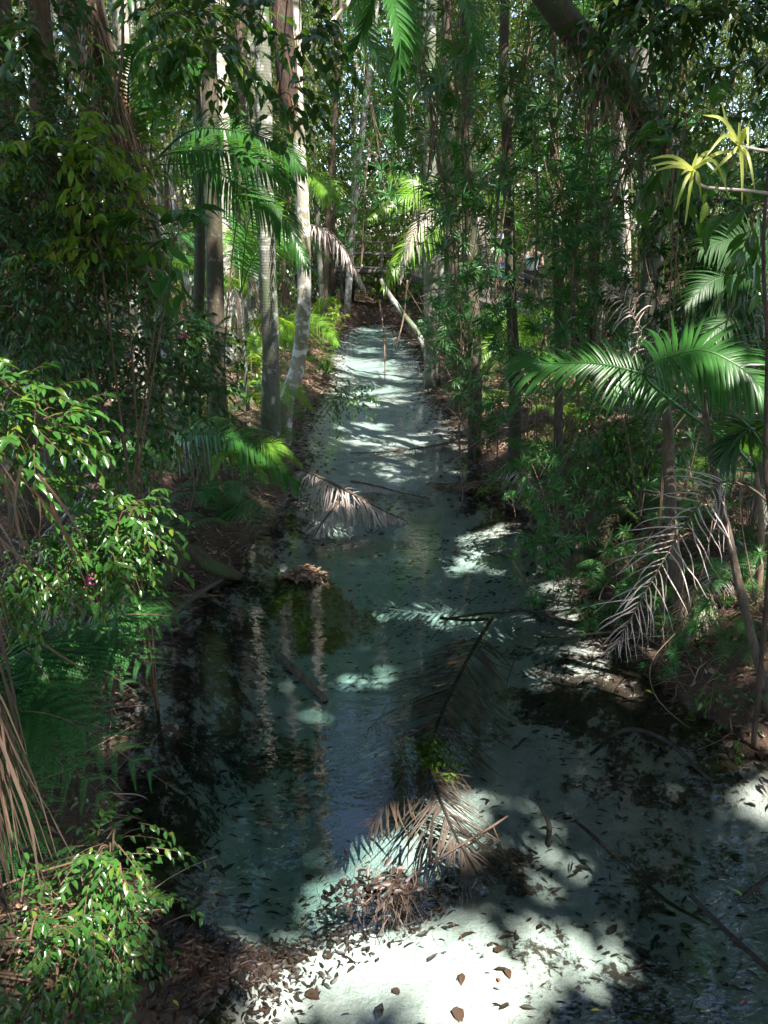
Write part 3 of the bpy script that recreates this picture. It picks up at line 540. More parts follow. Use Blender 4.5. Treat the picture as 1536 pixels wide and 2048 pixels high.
mass('forest_foliage', 'shaded leaf wall far beyond the creek', 10000, (-14, 7), (38, 46), (1, 22), .3, 9, M['canopy'], 19, -.9, twig=1.2)
mass('forest_foliage', 'low leafy thicket beyond the far end of the creek', 9000, (-16, 18), (30, 42), (.0, 5), .15, 9, M['farleaf'], 11, -.3, twig=.6)
mass('forest_foliage', 'distant wall of leaves closing the forest', 17000, (-40, 40), (48, 60), (.0, 32), .42, 9, M['farleaf'], 13, -1.2, twig=1.6)
mass('forest_foliage', 'leafy understorey thicket behind the left bank trunks', 3600, (-13, -1.5), (13, 30), (.1, 8), .11, 9, M['farleaf'], 2, .0)
mass('forest_foliage', 'leafy tangle in the shade behind the right bank', 12000, (1.3, 15), (11, 30), (.1, 12), .12, 9, M['canopy'], 3, -.3)
mass('forest_foliage', 'middle forest leaves hanging above the far creek', 12000, (-8, 8), (17, 29), (4.5, 15), .13, 9, M['farleaf'], 7, -.2)
mass('forest_foliage', 'dark hanging foliage high over the middle of the creek', 4600, (-.8, 6.5), (8.5, 16), (4.2, 9.5), .085, 11, M['canopy'], 5, -.2)
mass('forest_foliage', 'green boughs screening the upper middle of the forest', 3800, (-2.5, 5), (13, 19), (4.4, 11), .10, 11, M['canopy'], 15, -.3)
# ------------------------------------------------------------------ labels that tell repeats apart: nearest landmark as seen from the bridge
MARKS = [('the leaning pale pole', 800, 620), ('the lichen-spotted trunk', 540, 650), ('the curved pale trunk', 606, 470), ('the shaggy leaning trunk', 250, 380), ('the bright white trunk', 455, 480), ('the boardwalk', 700, 535), ('the red-brown trunk', 912, 580), ('the two walkers', 1030, 510), ('the bright speckled trunk', 1250, 440), ('the thick leaning trunk', 1360, 330), ('the yellow-green strap leaves', 1430, 320), ('the big right-hand fronds', 1300, 740), ('the dead grey frond', 1300, 1130), ('the rotten log', 400, 1120), ('the tree ferns', 180, 1400), ('the fallen dead frond', 700, 1000), ('the sunken frond', 900, 1500), ('the tan trunk', 480, 620), ('the top edge of the view', 900, 30), ('the dark straight trunk', 428, 700), ('the brown upright trunk', 1340, 960), ('the left edge of the view', 40, 900), ('the bright small frond', 985, 710), ('the far end of the creek', 720, 670), ('the upper left fronds', 480, 330), ('the upper right corner', 1460, 130)]
USED = {}
def where(p):
    x, y, d = proj(np.asarray(p)); x, y = float(x), float(y)
    n, a, b = min(MARKS, key=lambda q: (q[1] - x) ** 2 + (q[2] - y) ** 2); dx, dy = x - a, y - b
    if abs(dx) > abs(dy): r = ('close ' if abs(dx) < 60 else '') + ('right of ' if dx > 0 else 'left of ')
    else: r = ('just ' if abs(dy) < 60 else '') + ('below ' if dy > 0 else 'above ')
    return r + n
def autolabel(desc, p):
    s = f'{desc} {where(p)}'; return s
# ------------------------------------------------------------------ broadleaf shrubs
def blob_foliage(ml, mt, root, blobs, leafL, nleaf=9, twigL=.28, wr=.5, hi=True, droop=.35, out=1.0, bias=(0, 0, 0), per=7, hang=.35, tw=.0022):
    root = np.asarray(root, float)
    for px, py, Yd, rx, ry, dz, nt_ in blobs:
        c = P(px, py, Yd); sc = Yd / FPX; R = np.array([rx * sc, dz, ry * sc])
        K = max(2, nt_ // per); a = rdir(K) * (RG.random((K, 1)) ** .4) * R + c
        mid = (root + c) / 2 + np.array([0, 0, .15]); tube(mt, [root, mid, c], [.008, .006, .004], 5, 1, n=9, cap=False)
        for q in a: tube(mt, [c * .7 + q * .3 - (q - c) * .3, (c + q) / 2 + np.array([0, 0, .04]), q], [.005, .003, .002], 4, 1, n=6, cap=False)
        st = np.repeat(a, per, 0) + RG.normal(0, .05, (K * per, 3)); d = nrm(nrm(st - c) * out + rdir(len(st)) * .7 + np.array(bias))
        sprays(ml, ml, st, d, twigL * RG.uniform(.6, 1.2, len(st)), nleaf, leafL, wr, droop, hi, tw=tw, mti=1, hang=hang)
def shrub(label, root, blobs, leafL, mat, group='shrubs along the left bank', name='leafy_shrub', **k):
    if Vector(blobs[0][:1] + (0, 0)).x < 300 and leafL < .06: k.setdefault('twigL', .2)
    t = thing(name, label, 'shrub', root, group); ml, mt = MB(), MB()
    blob_foliage(ml, mt, root, blobs, leafL, **k)
    ml.build('foliage', [mat, M['twig']], t); mt.build('branches', [M['twig'], M['twig']], t); return t
def g3(px, py, Yd, up=0):
    p = P(px, py, Yd); p[2] = gzs(p[0], p[1]) + up; return p
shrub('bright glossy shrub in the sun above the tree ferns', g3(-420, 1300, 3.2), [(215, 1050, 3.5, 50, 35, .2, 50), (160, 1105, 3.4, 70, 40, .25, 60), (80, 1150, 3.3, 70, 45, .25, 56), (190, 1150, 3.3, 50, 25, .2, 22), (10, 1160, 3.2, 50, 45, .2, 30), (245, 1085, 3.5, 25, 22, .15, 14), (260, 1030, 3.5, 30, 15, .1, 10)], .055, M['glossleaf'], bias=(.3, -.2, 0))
shrub('glossy shrub in the sun at the bottom left corner', g3(-420, 1800, 1.9), [(225, 1700, 2.3, 50, 45, .12, 42), (200, 1800, 2.25, 65, 60, .15, 60), (235, 1890, 2.2, 45, 50, .12, 34), (150, 1850, 2.1, 60, 60, .15, 36), (110, 1970, 2.0, 90, 60, .2, 50), (180, 1970, 2.1, 50, 40, .15, 26), (60, 1880, 1.9, 40, 60, .15, 18)], .042, M['glossleaf'], bias=(.3, -.2, 0), twigL=.2)
shrub('glossy shrub with sunlit tips at the left edge, halfway up', g3(-420, 950, 3.0), [(20, 780, 3.0, 45, 45, .25, 32), (70, 850, 3.0, 45, 35, .2, 28), (20, 880, 2.9, 50, 60, .2, 40), (100, 800, 3.2, 30, 30, .2, 14), (20, 980, 2.9, 40, 50, .2, 20)], .055, M['glossleaf'], bias=(.3, -.2, 0))
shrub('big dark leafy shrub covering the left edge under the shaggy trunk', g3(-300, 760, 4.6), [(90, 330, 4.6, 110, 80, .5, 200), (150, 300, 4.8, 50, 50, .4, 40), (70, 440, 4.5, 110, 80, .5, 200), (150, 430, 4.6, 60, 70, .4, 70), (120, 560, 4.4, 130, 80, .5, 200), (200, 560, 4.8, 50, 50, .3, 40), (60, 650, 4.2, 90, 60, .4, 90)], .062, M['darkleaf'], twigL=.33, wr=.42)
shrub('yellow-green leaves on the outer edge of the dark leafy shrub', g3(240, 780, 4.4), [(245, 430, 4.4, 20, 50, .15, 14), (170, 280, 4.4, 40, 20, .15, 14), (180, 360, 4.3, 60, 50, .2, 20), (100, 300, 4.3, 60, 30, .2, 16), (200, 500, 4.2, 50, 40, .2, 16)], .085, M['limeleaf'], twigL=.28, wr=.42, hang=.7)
shrub('mid-height dark shrub behind the left sunlit tips', g3(260, 900, 6), [(280, 690, 6, 110, 60, .5, 150), (190, 760, 5.6, 110, 70, .5, 130), (330, 780, 6.2, 60, 60, .4, 60), (240, 860, 5.2, 80, 50, .4, 60), (370, 680, 6.4, 50, 40, .3, 40), (90, 700, 5.2, 90, 60, .4, 70)], .075, M['darkleaf'], twigL=.4)
shrub('small dim shrub in leaf litter left of the big arching frond', g3(250, 960, 5.6), [(250, 880, 5.2, 50, 40, .2, 36), (200, 940, 5.0, 60, 30, .2, 26)], .07, M['glossleaf'], twigL=.25)
shrub('branch of big rounded leaves in front of the dark straight trunk', g3(120, 760, 4.2), [(350, 480, 4.2, 38, 30, .15, 8), (330, 520, 4.2, 26, 22, .12, 5)], .14, M['glossleaf'], twigL=.25, per=2, nleaf=6, wr=.5)
shrub('sunlit leaves hanging from above left of the lichen-spotted trunk', P(430, -120, 7), [(440, 30, 7.2, 60, 50, .3, 36), (430, 130, 7.3, 45, 35, .25, 18), (380, 60, 7.1, 50, 60, .3, 30), (480, 110, 7.2, 30, 60, .2, 18)], .13, M['glossleaf'], twigL=.4, nleaf=6, group='leafy boughs hanging from above')
shrub('dark leafy bough across the top left corner', P(60, -200, 5), [(60, 60, 5, 90, 60, .4, 50), (40, 160, 5.2, 50, 60, .3, 26), (330, 40, 6, 50, 50, .4, 30)], .11, M['darkleaf'], twigL=.4, nleaf=7, group='leafy boughs hanging from above')
shrub('round-leaved bough hanging beside the brown hanging sheath', P(600, -160, 6), [(600, 80, 6, 40, 60, .2, 14), (560, 190, 6, 40, 50, .2, 12), (640, 30, 6, 40, 40, .2, 12), (520, 50, 6, 40, 50, .2, 12)], .1, M['darkleaf'], twigL=.3, nleaf=5, wr=.6, group='leafy boughs hanging from above')
shrub('low leafy branch reaching out over the creek from the left bank', g3(620, 820, 12.5), [(690, 795, 12.4, 45, 18, .3, 22), (650, 770, 12.6, 45, 25, .3, 24), (590, 850, 12, 20, 20, .2, 8)], .10, M['glossleaf'], twigL=.4, nleaf=7)
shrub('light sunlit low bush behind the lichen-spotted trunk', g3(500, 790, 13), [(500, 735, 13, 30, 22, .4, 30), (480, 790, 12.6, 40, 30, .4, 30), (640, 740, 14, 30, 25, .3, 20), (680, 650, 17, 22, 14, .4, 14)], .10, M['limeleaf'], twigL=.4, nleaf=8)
shrub('dark thicket bough filling the top right corner', P(1500, -250, 6.5), [(1450, 30, 6.5, 110, 50, .5, 60), (1330, 20, 6.2, 70, 50, .4, 50), (1500, 130, 6.8, 60, 80, .4, 30), (1400, 250, 7, 60, 60, .4, 26), (1230, 60, 6.5, 50, 60, .4, 30)], .11, M['darkleaf'], twigL=.45, group='leafy boughs hanging from above')
shrub('broad-leaved climber beside the yellow-green strap leaves', g3(1400, 560, 5.5), [(1365, 270, 5.6, 30, 45, .2, 10), (1350, 330, 5.6, 30, 40, .2, 8), (1510, 430, 5.2, 30, 30, .2, 8)], .17, M['glossleaf'], twigL=.3, per=2, nleaf=5, wr=.4, hang=.6, group='shrubs along the right bank')
shrub('dark thicket along the right edge behind the big fronds', g3(1450, 760, 7), [(1470, 520, 7, 90, 90, .6, 100), (1400, 620, 7.2, 80, 60, .6, 70), (1500, 660, 6.8, 60, 60, .4, 50), (1440, 400, 7, 70, 60, .5, 50)], .10, M['darkleaf'], twigL=.45, group='shrubs along the right bank')
shrub('small leafy shrub on the right bank below the big fronds', g3(1180, 960, 7.2), [(1180, 860, 7.2, 60, 60, .4, 60), (1130, 930, 7, 50, 30, .3, 26), (1250, 900, 6.8, 50, 60, .3, 40)], .07, M['glossleaf'], twigL=.35, group='shrubs along the right bank')
shrub('bright green sprig at the shaded foot of the right bank', g3(1510, 1480, 4.2), [(1500, 1440, 4.1, 30, 30, .15, 12), (1440, 1380, 4.3, 20, 16, .1, 4)], .055, M['glossleaf'], twigL=.15, per=3, nleaf=6, group='shrubs along the right bank')
pb_ = MB(); 
t = thing('berry_cluster', 'small pink berries among the bright glossy leaves', 'berries', P(175, 1160, 3.25)); c = P(175, 1160, 3.25)
q = c + RG.normal(0, .012, (26, 3)); leaves(pb_, q, rdir(26), rdir(26), .018, .9, hi=True); pb_.build('berry_bunch', M['pink'], t)
t = thing('berry_cluster', 'pink berry bunch in front of the dark straight trunk', 'berries', P(365, 668, 6)); c = P(365, 668, 6); pb_ = MB()
q = c + RG.normal(0, .018, (20, 3)); leaves(pb_, q, rdir(20), rdir(20), .03, .9, hi=True); pb_.build('berry_bunch', M['pink'], t)
# ------------------------------------------------------------------ palm fronds seen one by one (each hangs from a palm of its own kind)
def palm(label, base, fronds, mat, stem_r=.03, name='young_palm', group='palms with leafy fronds', rmat=None, **k):
    t = thing(name, label, 'palm', base, group); mb = MB()
    b = np.asarray(base, float)
    f0 = P(*fronds[0][0][0]) if isinstance(fronds[0], tuple) else P(*fronds[0][0])
    tube(mb, [b - [0, 0, .15], (b + f0) / 2 + [.03, 0, 0], f0], [stem_r * 1.3, stem_r, stem_r * .6], 8, 0, .03, n=10); mb.build('stem', M['grey'] if stem_r > .035 else M['vine'], t)
    for f in fronds:
        kk = dict(k)
        if isinstance(f, tuple): kk.update(f[1]); f = f[0]
        mm = kk.pop('mat', mat); palm_frond(t, [P(*q) for q in f], mat=mm, rmat=rmat or mm, **kk)
    return t
palm('low palm with one big dark frond arching over the left bank', g3(322, 985, 8.4), [([(318, 960, 8.4), (345, 885, 8.3), (430, 868, 8.1), (520, 900, 7.9), (600, 975, 7.7)], dict(leafL=.62, n=60, lw=.045, droop=1.2, rr=.014)), ([(318, 960, 8.4), (335, 830, 8.8), (350, 740, 9.2), (372, 690, 9.6)], dict(leafL=.4, n=40, droop=.8)), ([(318, 960, 8.4), (290, 900, 8.5), (230, 900, 8.4), (180, 950, 8.3)], dict(leafL=.35, n=36, droop=1))], M['palm'])
PF = M['palm']
palm('palm with two glossy fronds spreading over the right bank', g3(1530, 1130, 5.0), [([(1513, 942, 5.1), (1420, 840, 5.1), (1330, 765, 5.2), (1200, 728, 5.3), (1090, 727, 5.5), (1030, 712, 5.6)], dict(leafL=.50, n=66, lw=.024, droop=.95, stem=.33, rr=.014)), ([(1480, 900, 5.1), (1340, 800, 5.0), (1290, 740, 4.9), (1393, 700, 4.8), (1480, 735, 4.7), (1545, 800, 4.65)], dict(leafL=.54, n=66, lw=.028, droop=1.1, stem=.46, rr=.014, ang=(80, 35))), ([(1513, 942, 5.1), (1500, 880, 4.6), (1540, 850, 4.3), (1600, 880, 4.0)], dict(leafL=.4, n=36, lw=.035, droop=1.1)), ([(1513, 942, 5.1), (1440, 940, 4.9), (1390, 990, 4.8), (1380, 1040, 4.8)], dict(leafL=.2, n=12, lw=.02, droop=1.1, stem=.7))], PF, .025)
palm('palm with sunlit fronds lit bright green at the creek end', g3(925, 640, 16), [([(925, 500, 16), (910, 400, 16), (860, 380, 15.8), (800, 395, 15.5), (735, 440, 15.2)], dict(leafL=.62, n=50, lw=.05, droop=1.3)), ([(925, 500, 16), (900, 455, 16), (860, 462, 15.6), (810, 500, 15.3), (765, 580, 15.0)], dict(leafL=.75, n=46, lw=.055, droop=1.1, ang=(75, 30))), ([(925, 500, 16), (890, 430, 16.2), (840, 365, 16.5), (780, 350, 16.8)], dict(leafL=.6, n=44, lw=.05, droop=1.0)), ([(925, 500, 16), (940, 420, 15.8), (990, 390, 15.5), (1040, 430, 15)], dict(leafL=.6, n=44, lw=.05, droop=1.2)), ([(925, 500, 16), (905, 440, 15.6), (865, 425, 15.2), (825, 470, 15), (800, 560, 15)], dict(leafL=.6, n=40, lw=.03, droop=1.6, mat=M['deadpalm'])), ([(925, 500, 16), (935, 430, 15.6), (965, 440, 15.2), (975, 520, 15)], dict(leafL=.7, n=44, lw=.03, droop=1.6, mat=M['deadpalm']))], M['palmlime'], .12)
palm('palm whose dark fronds hang across the upper left trunks', g3(330, 760, 8.6), [([(300, 330, 8.8), (380, 262, 8.6), (470, 262, 8.4), (560, 290, 8.2), (612, 345, 8.1)], dict(leafL=.55, n=56, lw=.04, droop=1.1)), ([(300, 330, 8.8), (330, 310, 8.3), (410, 300, 8.1), (500, 312, 7.9), (590, 370, 7.8)], dict(leafL=.6, n=56, lw=.04, droop=1.3)), ([(300, 330, 8.8), (400, 330, 8.4), (480, 372, 8.2), (560, 425, 8.1), (620, 540, 8.0)], dict(leafL=.6, n=60, lw=.035, droop=1.4)), ([(300, 330, 8.8), (260, 250, 8.4), (262, 130, 8.1), (300, 60, 7.9), (370, 40, 7.8)], dict(leafL=.65, n=60, lw=.04, droop=.9)), ([(300, 330, 8.8), (310, 200, 8.5), (340, 130, 8.4), (400, 130, 8.3)], dict(leafL=.5, n=48, lw=.04, droop=1)), ([(300, 330, 8.8), (240, 300, 8.6), (200, 350, 8.4)], dict(leafL=.4, n=30, lw=.03, droop=1))], M['palm'], .07)
palm('palm frond hanging like a green fan beyond the curved pale trunk', g3(545, 700, 17.5), [([(548, 650, 17.2), (565, 400, 17), (610, 355, 16.8), (650, 370, 16.5), (664, 400, 16.3)], dict(leafL=.6, n=44, lw=.05, droop=1.1, stem=.5)), ([(548, 650, 17.2), (585, 630, 16.5), (625, 638, 16), (655, 655, 15.8), (676, 690, 15.6)], dict(leafL=.5, n=36, lw=.05, droop=1.2)), ([(548, 650, 17.2), (520, 480, 17), (540, 420, 16.6), (590, 460, 16.2)], dict(leafL=.6, n=44, lw=.05, droop=1.1))], M['palmlime'], .06)
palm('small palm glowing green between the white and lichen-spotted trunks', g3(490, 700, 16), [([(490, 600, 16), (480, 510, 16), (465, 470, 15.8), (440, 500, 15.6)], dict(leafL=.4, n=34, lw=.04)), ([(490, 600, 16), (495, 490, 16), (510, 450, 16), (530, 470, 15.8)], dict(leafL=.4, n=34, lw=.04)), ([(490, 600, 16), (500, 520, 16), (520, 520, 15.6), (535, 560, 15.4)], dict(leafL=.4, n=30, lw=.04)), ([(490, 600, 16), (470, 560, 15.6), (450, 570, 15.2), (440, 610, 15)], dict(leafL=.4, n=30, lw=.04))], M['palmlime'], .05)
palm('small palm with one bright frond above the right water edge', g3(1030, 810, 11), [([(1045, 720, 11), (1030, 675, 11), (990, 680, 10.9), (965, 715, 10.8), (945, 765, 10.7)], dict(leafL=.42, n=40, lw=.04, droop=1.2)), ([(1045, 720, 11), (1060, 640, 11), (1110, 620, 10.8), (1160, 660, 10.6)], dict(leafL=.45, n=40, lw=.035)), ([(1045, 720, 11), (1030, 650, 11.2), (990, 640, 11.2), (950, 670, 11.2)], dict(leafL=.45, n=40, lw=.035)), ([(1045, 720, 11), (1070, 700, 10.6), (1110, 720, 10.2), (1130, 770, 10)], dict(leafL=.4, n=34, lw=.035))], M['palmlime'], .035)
palm('palm with fronds toned dark for the deep shade at the right edge', g3(1560, 800, 6.2), [([(1560, 640, 6.2), (1500, 560, 6.1), (1430, 560, 6), (1370, 610, 5.9)], dict(leafL=.45, n=50, lw=.03)), ([(1560, 640, 6.2), (1500, 600, 6), (1450, 640, 5.8), (1400, 690, 5.7)], dict(leafL=.45, n=50, lw=.03)), ([(1560, 640, 6.2), (1530, 520, 6.2), (1470, 480, 6.2), (1400, 500, 6.1)], dict(leafL=.45, n=50, lw=.03)), ([(1560, 900, 5), (1510, 860, 4.2), (1480, 870, 4.2), (1440, 930, 4.2)], dict(leafL=.35, n=30, lw=.03))], M['shadedpalm'], .06)
palm('low palm with thin dark leaflets left of the dark straight trunk', g3(350, 800, 9.5), [([(365, 720, 9.5), (350, 650, 9.4), (320, 640, 9.2), (290, 690, 9)], dict(leafL=.35, n=34)), ([(365, 720, 9.5), (380, 640, 9.4), (420, 660, 9.2), (450, 640, 9)], dict(leafL=.4, n=36)), ([(365, 720, 9.5), (375, 690, 9), (400, 700, 8.8), (410, 780, 8.6)], dict(leafL=.4, n=36))], M['palm'], .03)
palm('cycad-like plant with flat dark fronds over the right water edge', g3(1110, 1000, 8), [([(1130, 960, 8), (1090, 925, 8), (1040, 925, 7.9), (985, 950, 7.8)], dict(leafL=.22, n=34, lw=.025, droop=.9)), ([(1130, 960, 8), (1110, 905, 8.1), (1060, 890, 8.1), (1010, 880, 8.1)], dict(leafL=.22, n=34, lw=.025, droop=.7)), ([(1130, 960, 8), (1160, 900, 7.9), (1200, 890, 7.8), (1240, 920, 7.7)], dict(leafL=.22, n=34, lw=.025, droop=.7))], M['rosette'], .03)
palm('tall fern-like boughs hanging from the top middle', P(760, -300, 7), [([(760, -100, 6.2), (785, 0, 6.2), (800, 90, 6.2), (790, 170, 6.2)], dict(leafL=.22, n=30, lw=.045, droop=.5, stem=.02)), ([(780, -100, 6.6), (815, 20, 6.6), (820, 90, 6.6), (805, 150, 6.6)], dict(leafL=.2, n=26, lw=.04, droop=.5, stem=.02)), ([(770, -100, 5.8), (745, 0, 5.9), (725, 60, 6), (700, 100, 6)], dict(leafL=.2, n=26, lw=.04, droop=.5, stem=.02)), ([(900, -100, 6.8), (930, 0, 6.8), (950, 80, 6.8), (930, 140, 6.8)], dict(leafL=.22, n=30, lw=.035, droop=.5, stem=.02)), ([(700, -100, 8), (730, 60, 8), (790, 170, 8), (800, 290, 8)], dict(leafL=.3, n=40, lw=.05, droop=.6, stem=.02))], M['palm'], .02, name='hanging_fern', group='leafy boughs hanging from above')
# dead fronds
def deadfrond(label, pts, base=None, mat='deadpalm', name='dead_frond', mb_extra=None, **k):
    b = P(*pts[0]) if not isinstance(pts[0], np.ndarray) else pts[0]
    t = thing(name, label, 'dead frond', b, 'dead palm fronds'); pp = [P(*q) if not isinstance(q, np.ndarray) else q for q in pts]
    mb = MB(); rr = k.get('rr', .012); tube(mb, pp, [rr, rr * .75, k.pop('rr_end', .004)], 6, 0, n=26, cap=True); mb.build('stalk', M[k.pop('smat', 'brown')], t)
    k['rr'] = .001; palm_frond(t, pp, mat=M[mat], name='leaflets', **k); return t
deadfrond('dry grey frond with curled threadlike leaflets hanging over the right bank', [(1600, 1110, 4.2), (1536, 1005, 4.3), (1480, 968, 4.4), (1430, 972, 4.45), (1370, 1050, 4.5), (1310, 1150, 4.5), (1262, 1235, 4.5), (1228, 1300, 4.5)], leafL=.52, n=38, lw=.011, droop=.75, stem=.36, ang=(72, 28), curl=.7, jit=.10, vup=.05, rr=.008, miss=.06, lj=.13, nseg=8, roll=1.45)
deadfrond('faint brown dry frond drooping behind the dry grey one', [(1400, 1150, 4.9), (1370, 1200, 4.9), (1345, 1260, 4.9), (1310, 1330, 4.9)], leafL=.2, n=24, lw=.01, droop=1.2, curl=.8, jit=.1, mat='browndead', rr=.005, roll=1.4)
deadfrond('dry curled frond loops above the big right-hand fronds', [(1300, 780, 6.2), (1290, 700, 6.2), (1260, 620, 6.2), (1210, 570, 6.2)], leafL=.35, n=26, lw=.014, droop=1.4, curl=.8, jit=.12, rr=.007, lj=.2)
deadfrond('big fallen frond lying from the left bank into the shallow water', [G(585, 930, .40), G(640, 950, .38), G(700, 985, .30), G(760, 1020, .14), G(806, 1042, .03)], leafL=.42, n=64, lw=.026, droop=1.5, curl=.5, jit=.05, vup=-.05, rr=.022, floor=None if 0 else None) if False else None
def fallen(label, pts, leafL, n, lw=.025, mat='deadpalm', floor=-.02, droop=1.2, ang=(65, 25), rr=.018, curl=.4, jit=.06, miss=.05, smat='brown', vup=.05, name='fallen_frond', stem=.1, only=None, tw=1):
    pp = smooth_path(pts, 30); t = thing(name, label, 'dead frond', pts[0], 'dead palm fronds'); mb = MB()
    tube(mb, pp, [rr, rr * .8, rr * .3], 7, 0, .05); mb.build('stalk', M[smat], t)
    m = MB(); s = np.linspace(stem, .98, n); cs = np.linspace(0, 1, 30); pos = np.stack([np.interp(s, cs, pp[:, i]) for i in range(3)], 1)
    T = nrm(np.gradient(pos, axis=0)); side = nrm(np.cross(T, np.array([0, 0, 1.]))); u = (s - stem) / (1 - stem)
    L = leafL * np.clip(np.sin(np.clip(u * .8 + .2, 0, 1) * math.pi) ** .6, .3, 1); a = np.radians(ang[0] + (ang[1] - ang[0]) * u)
    for sg in ((-1, 1) if only is None else (only,)):
        kp = RG.random(n) > miss; aj = a + RG.normal(0, .17, n)
        d = T * np.cos(aj)[:, None] + side * sg * np.sin(aj)[:, None] + np.array([0, 0, 1.]) * (vup + RG.normal(0, .08, n))[:, None]
        strips(m, pos[kp], d[kp], (L * RG.uniform(.8, 1.1, n))[kp], lw, T[kp], droop=droop, nseg=8, curl=curl, jit=jit, floor=floor, fold=.1)
    m.build('leaflets', M[mat], t); return t
fallen('big fallen frond lying from the left bank into the shallow water', [G(585, 930, .42), G(640, 955, .42), G(700, 985, .34), G(760, 1018, .16), G(812, 1042, .02)], .62, 84, .018, droop=2.2, floor=-.01, rr=.02, jit=.12, curl=.9, miss=.12, tw=.2)
fallen('fallen grey frond below the big one, pointing down into the water', [G(700, 975, .3), G(672, 1010, .22), G(645, 1045, .12), G(628, 1075, .02)], .38, 50, .016, droop=2.0, floor=-.01, jit=.14, curl=.9)
fallen('sunken grey frond lying across the shallows beyond the big fallen one', [G(700, 962, .12), G(750, 972, .05), G(800, 985, 0), G(860, 998, -.02)], .34, 50, .013, droop=.8, floor=-.06, mat='deadpalm')
fallen('thin brown frond stretched across the bright shallows', [G(925, 880, .10), G(860, 893, .03), G(780, 903, .0), G(700, 906, -.02)], .28, 60, .014, mat='browndead', droop=.5, floor=-.05)
fallen('brown frond on the right water edge near the bright shallows', [G(1010, 960, .2), G(950, 965, .1), G(900, 968, .02), G(860, 965, -.02)], .3, 50, .02, mat='browndead', droop=.8, floor=-.04)
fallen('dead frond under the cycad-like plant on the right bank', [g3(1010, 900, 9.2, .4), g3(1060, 930, 8.6, .25), g3(1110, 950, 8.1, .12)], .4, 40, .025, droop=1.2, floor=None, mat='deadpalm')
fallen('grey dead fan of leaflets on the shaded right slope', [g3(1470, 1010, 5.6, .15), g3(1440, 1060, 5.3, .15), g3(1410, 1100, 5.1, .1)], .3, 36, .016, droop=1.2, floor=None)
fallen('brown dead frond under the big arching frond on the left bank', [g3(430, 930, 9, .4), g3(400, 960, 8.5, .3), g3(420, 1010, 7.8, .2)], .4, 40, .02, droop=1.4, floor=None, mat='browndead')
fallen('grey dead frond at the left edge under the glossy shrub', [g3(130, 900, 6.0, .5), g3(80, 960, 5.2, .4), g3(60, 1040, 4.5, .2)], .4, 40, .016, droop=1.6, floor=None, mat='deadpalm')
fallen('dark dead frond drooping beyond the curved pale trunk', [P(600, 445, 15), P(650, 460, 14.8), P(690, 500, 14.6), P(730, 575, 14.5)], .6, 44, .02, droop=2.0, floor=None, mat='deadpalm', name='dead_frond')
# ------------------------------------------------------------------ sunken frond in the creek
def gg(px, py, z=-.1): return G(px, py, z)
fallen('long sunken palm frond in the middle of the pool', [gg(985, 1235, -.02), gg(940, 1310, -.08), gg(895, 1400, -.12), gg(865, 1480, -.10), gg(850, 1560, -.1)], .66, 70, .024, mat='sunk', floor=-.16, droop=.35, ang=(58, 34), smat='drown', rr=.016, curl=.25, jit=.02, name='sunken_frond', stem=.14)
fallen('sunken frond fan bleached by the sun beside the debris', [gg(855, 1530, -.06), gg(880, 1600, -.05), gg(915, 1680, -.05), gg(960, 1760, -.08)], .42, 72, .011, mat='sunkbright', floor=-.12, droop=.3, ang=(42, 18), smat='drown', rr=.011, curl=.3, jit=.03, name='sunken_frond', stem=.06)
fallen('sunken dark frond fan spreading left of the green algae', [gg(870, 1470, -.08), gg(820, 1530, -.08), gg(775, 1600, -.1), gg(740, 1650, -.12)], .36, 34, .018, mat='sunk', floor=-.15, droop=.3, ang=(40, 18), smat='drown', rr=.009, curl=.3, jit=.03, name='sunken_frond', stem=.06)
fallen('thin sunken frond trailing left across the pool', [gg(905, 1375, -.08), gg(840, 1400, -.12), gg(770, 1430, -.14), gg(725, 1470, -.16)], .2, 30, .012, mat='sunk', floor=-.2, droop=.4, smat='drown', rr=.008, curl=.3, name='sunken_frond', only=-1)
t = thing('algae_tuft', 'bright green algae growing on the sunken frond', 'algae', G(855, 1515, -.08)); m = MB(); c = G(855, 1515, -.07)
q = c + np.stack([RG.normal(0, .11, 700), RG.normal(0, .09, 700), RG.uniform(-.04, .065, 700)], 1); leaves(m, q, rdir(700, 0, .4), np.array([0, 0, 1.]) + RG.normal(0, .3, (700, 3)), .035, .4, hi=False); m.build('foliage', M['algae'], t)
# ------------------------------------------------------------------ logs and sticks
def log(label, pts, r, mat='drown', name='sunken_log', cat='log', group='logs and sticks in the creek', lump=.15, sides=10, n=30):
    t = MB(); pp = [np.asarray(p, float) for p in pts]; o_ = pp[0]
    tube(t, pp, np.array(r) * (1 if 'rotten' in name else .45), sides, 0, lump, n=n, seed=rnd.randint(0, 99)); o = t.build(name, M[mat]); tag(o, label, cat, group); return o
log('rotten mossy log lying on the left bank above the pool', [g3(300, 1075, 5.9, .12), G(370, 1105, .32), G(430, 1135, .2), G(478, 1152, .05)], [.07, .085, .08, .04], 'log', 'rotten_log', lump=.13, sides=14, n=26)
log('smaller pale log sloping into the water under the rotten one', [G(340, 1230, .25), G(400, 1185, .15), G(448, 1155, .08)], [.045, .05, .04], 'brown', 'fallen_log')
log('pale straight log half sunk at the left side of the pool', [G(556, 1308, .0), G(600, 1350, .03), G(650, 1400, .01)], [.06, .075, .07], 'brown', 'sunken_log')
log('dark branch on the pool bed pointing at the sunken frond tip', [G(1150, 1250, .03), G(1060, 1222, .04), G(985, 1225, .0), G(890, 1238, -.12)], [.03, .035, .03, .02])
log('dark straight stick lying across the bed under the frond tip', [G(985, 1238, -.12), G(930, 1240, -.14), G(880, 1236, -.15)], [.035, .03, .03])
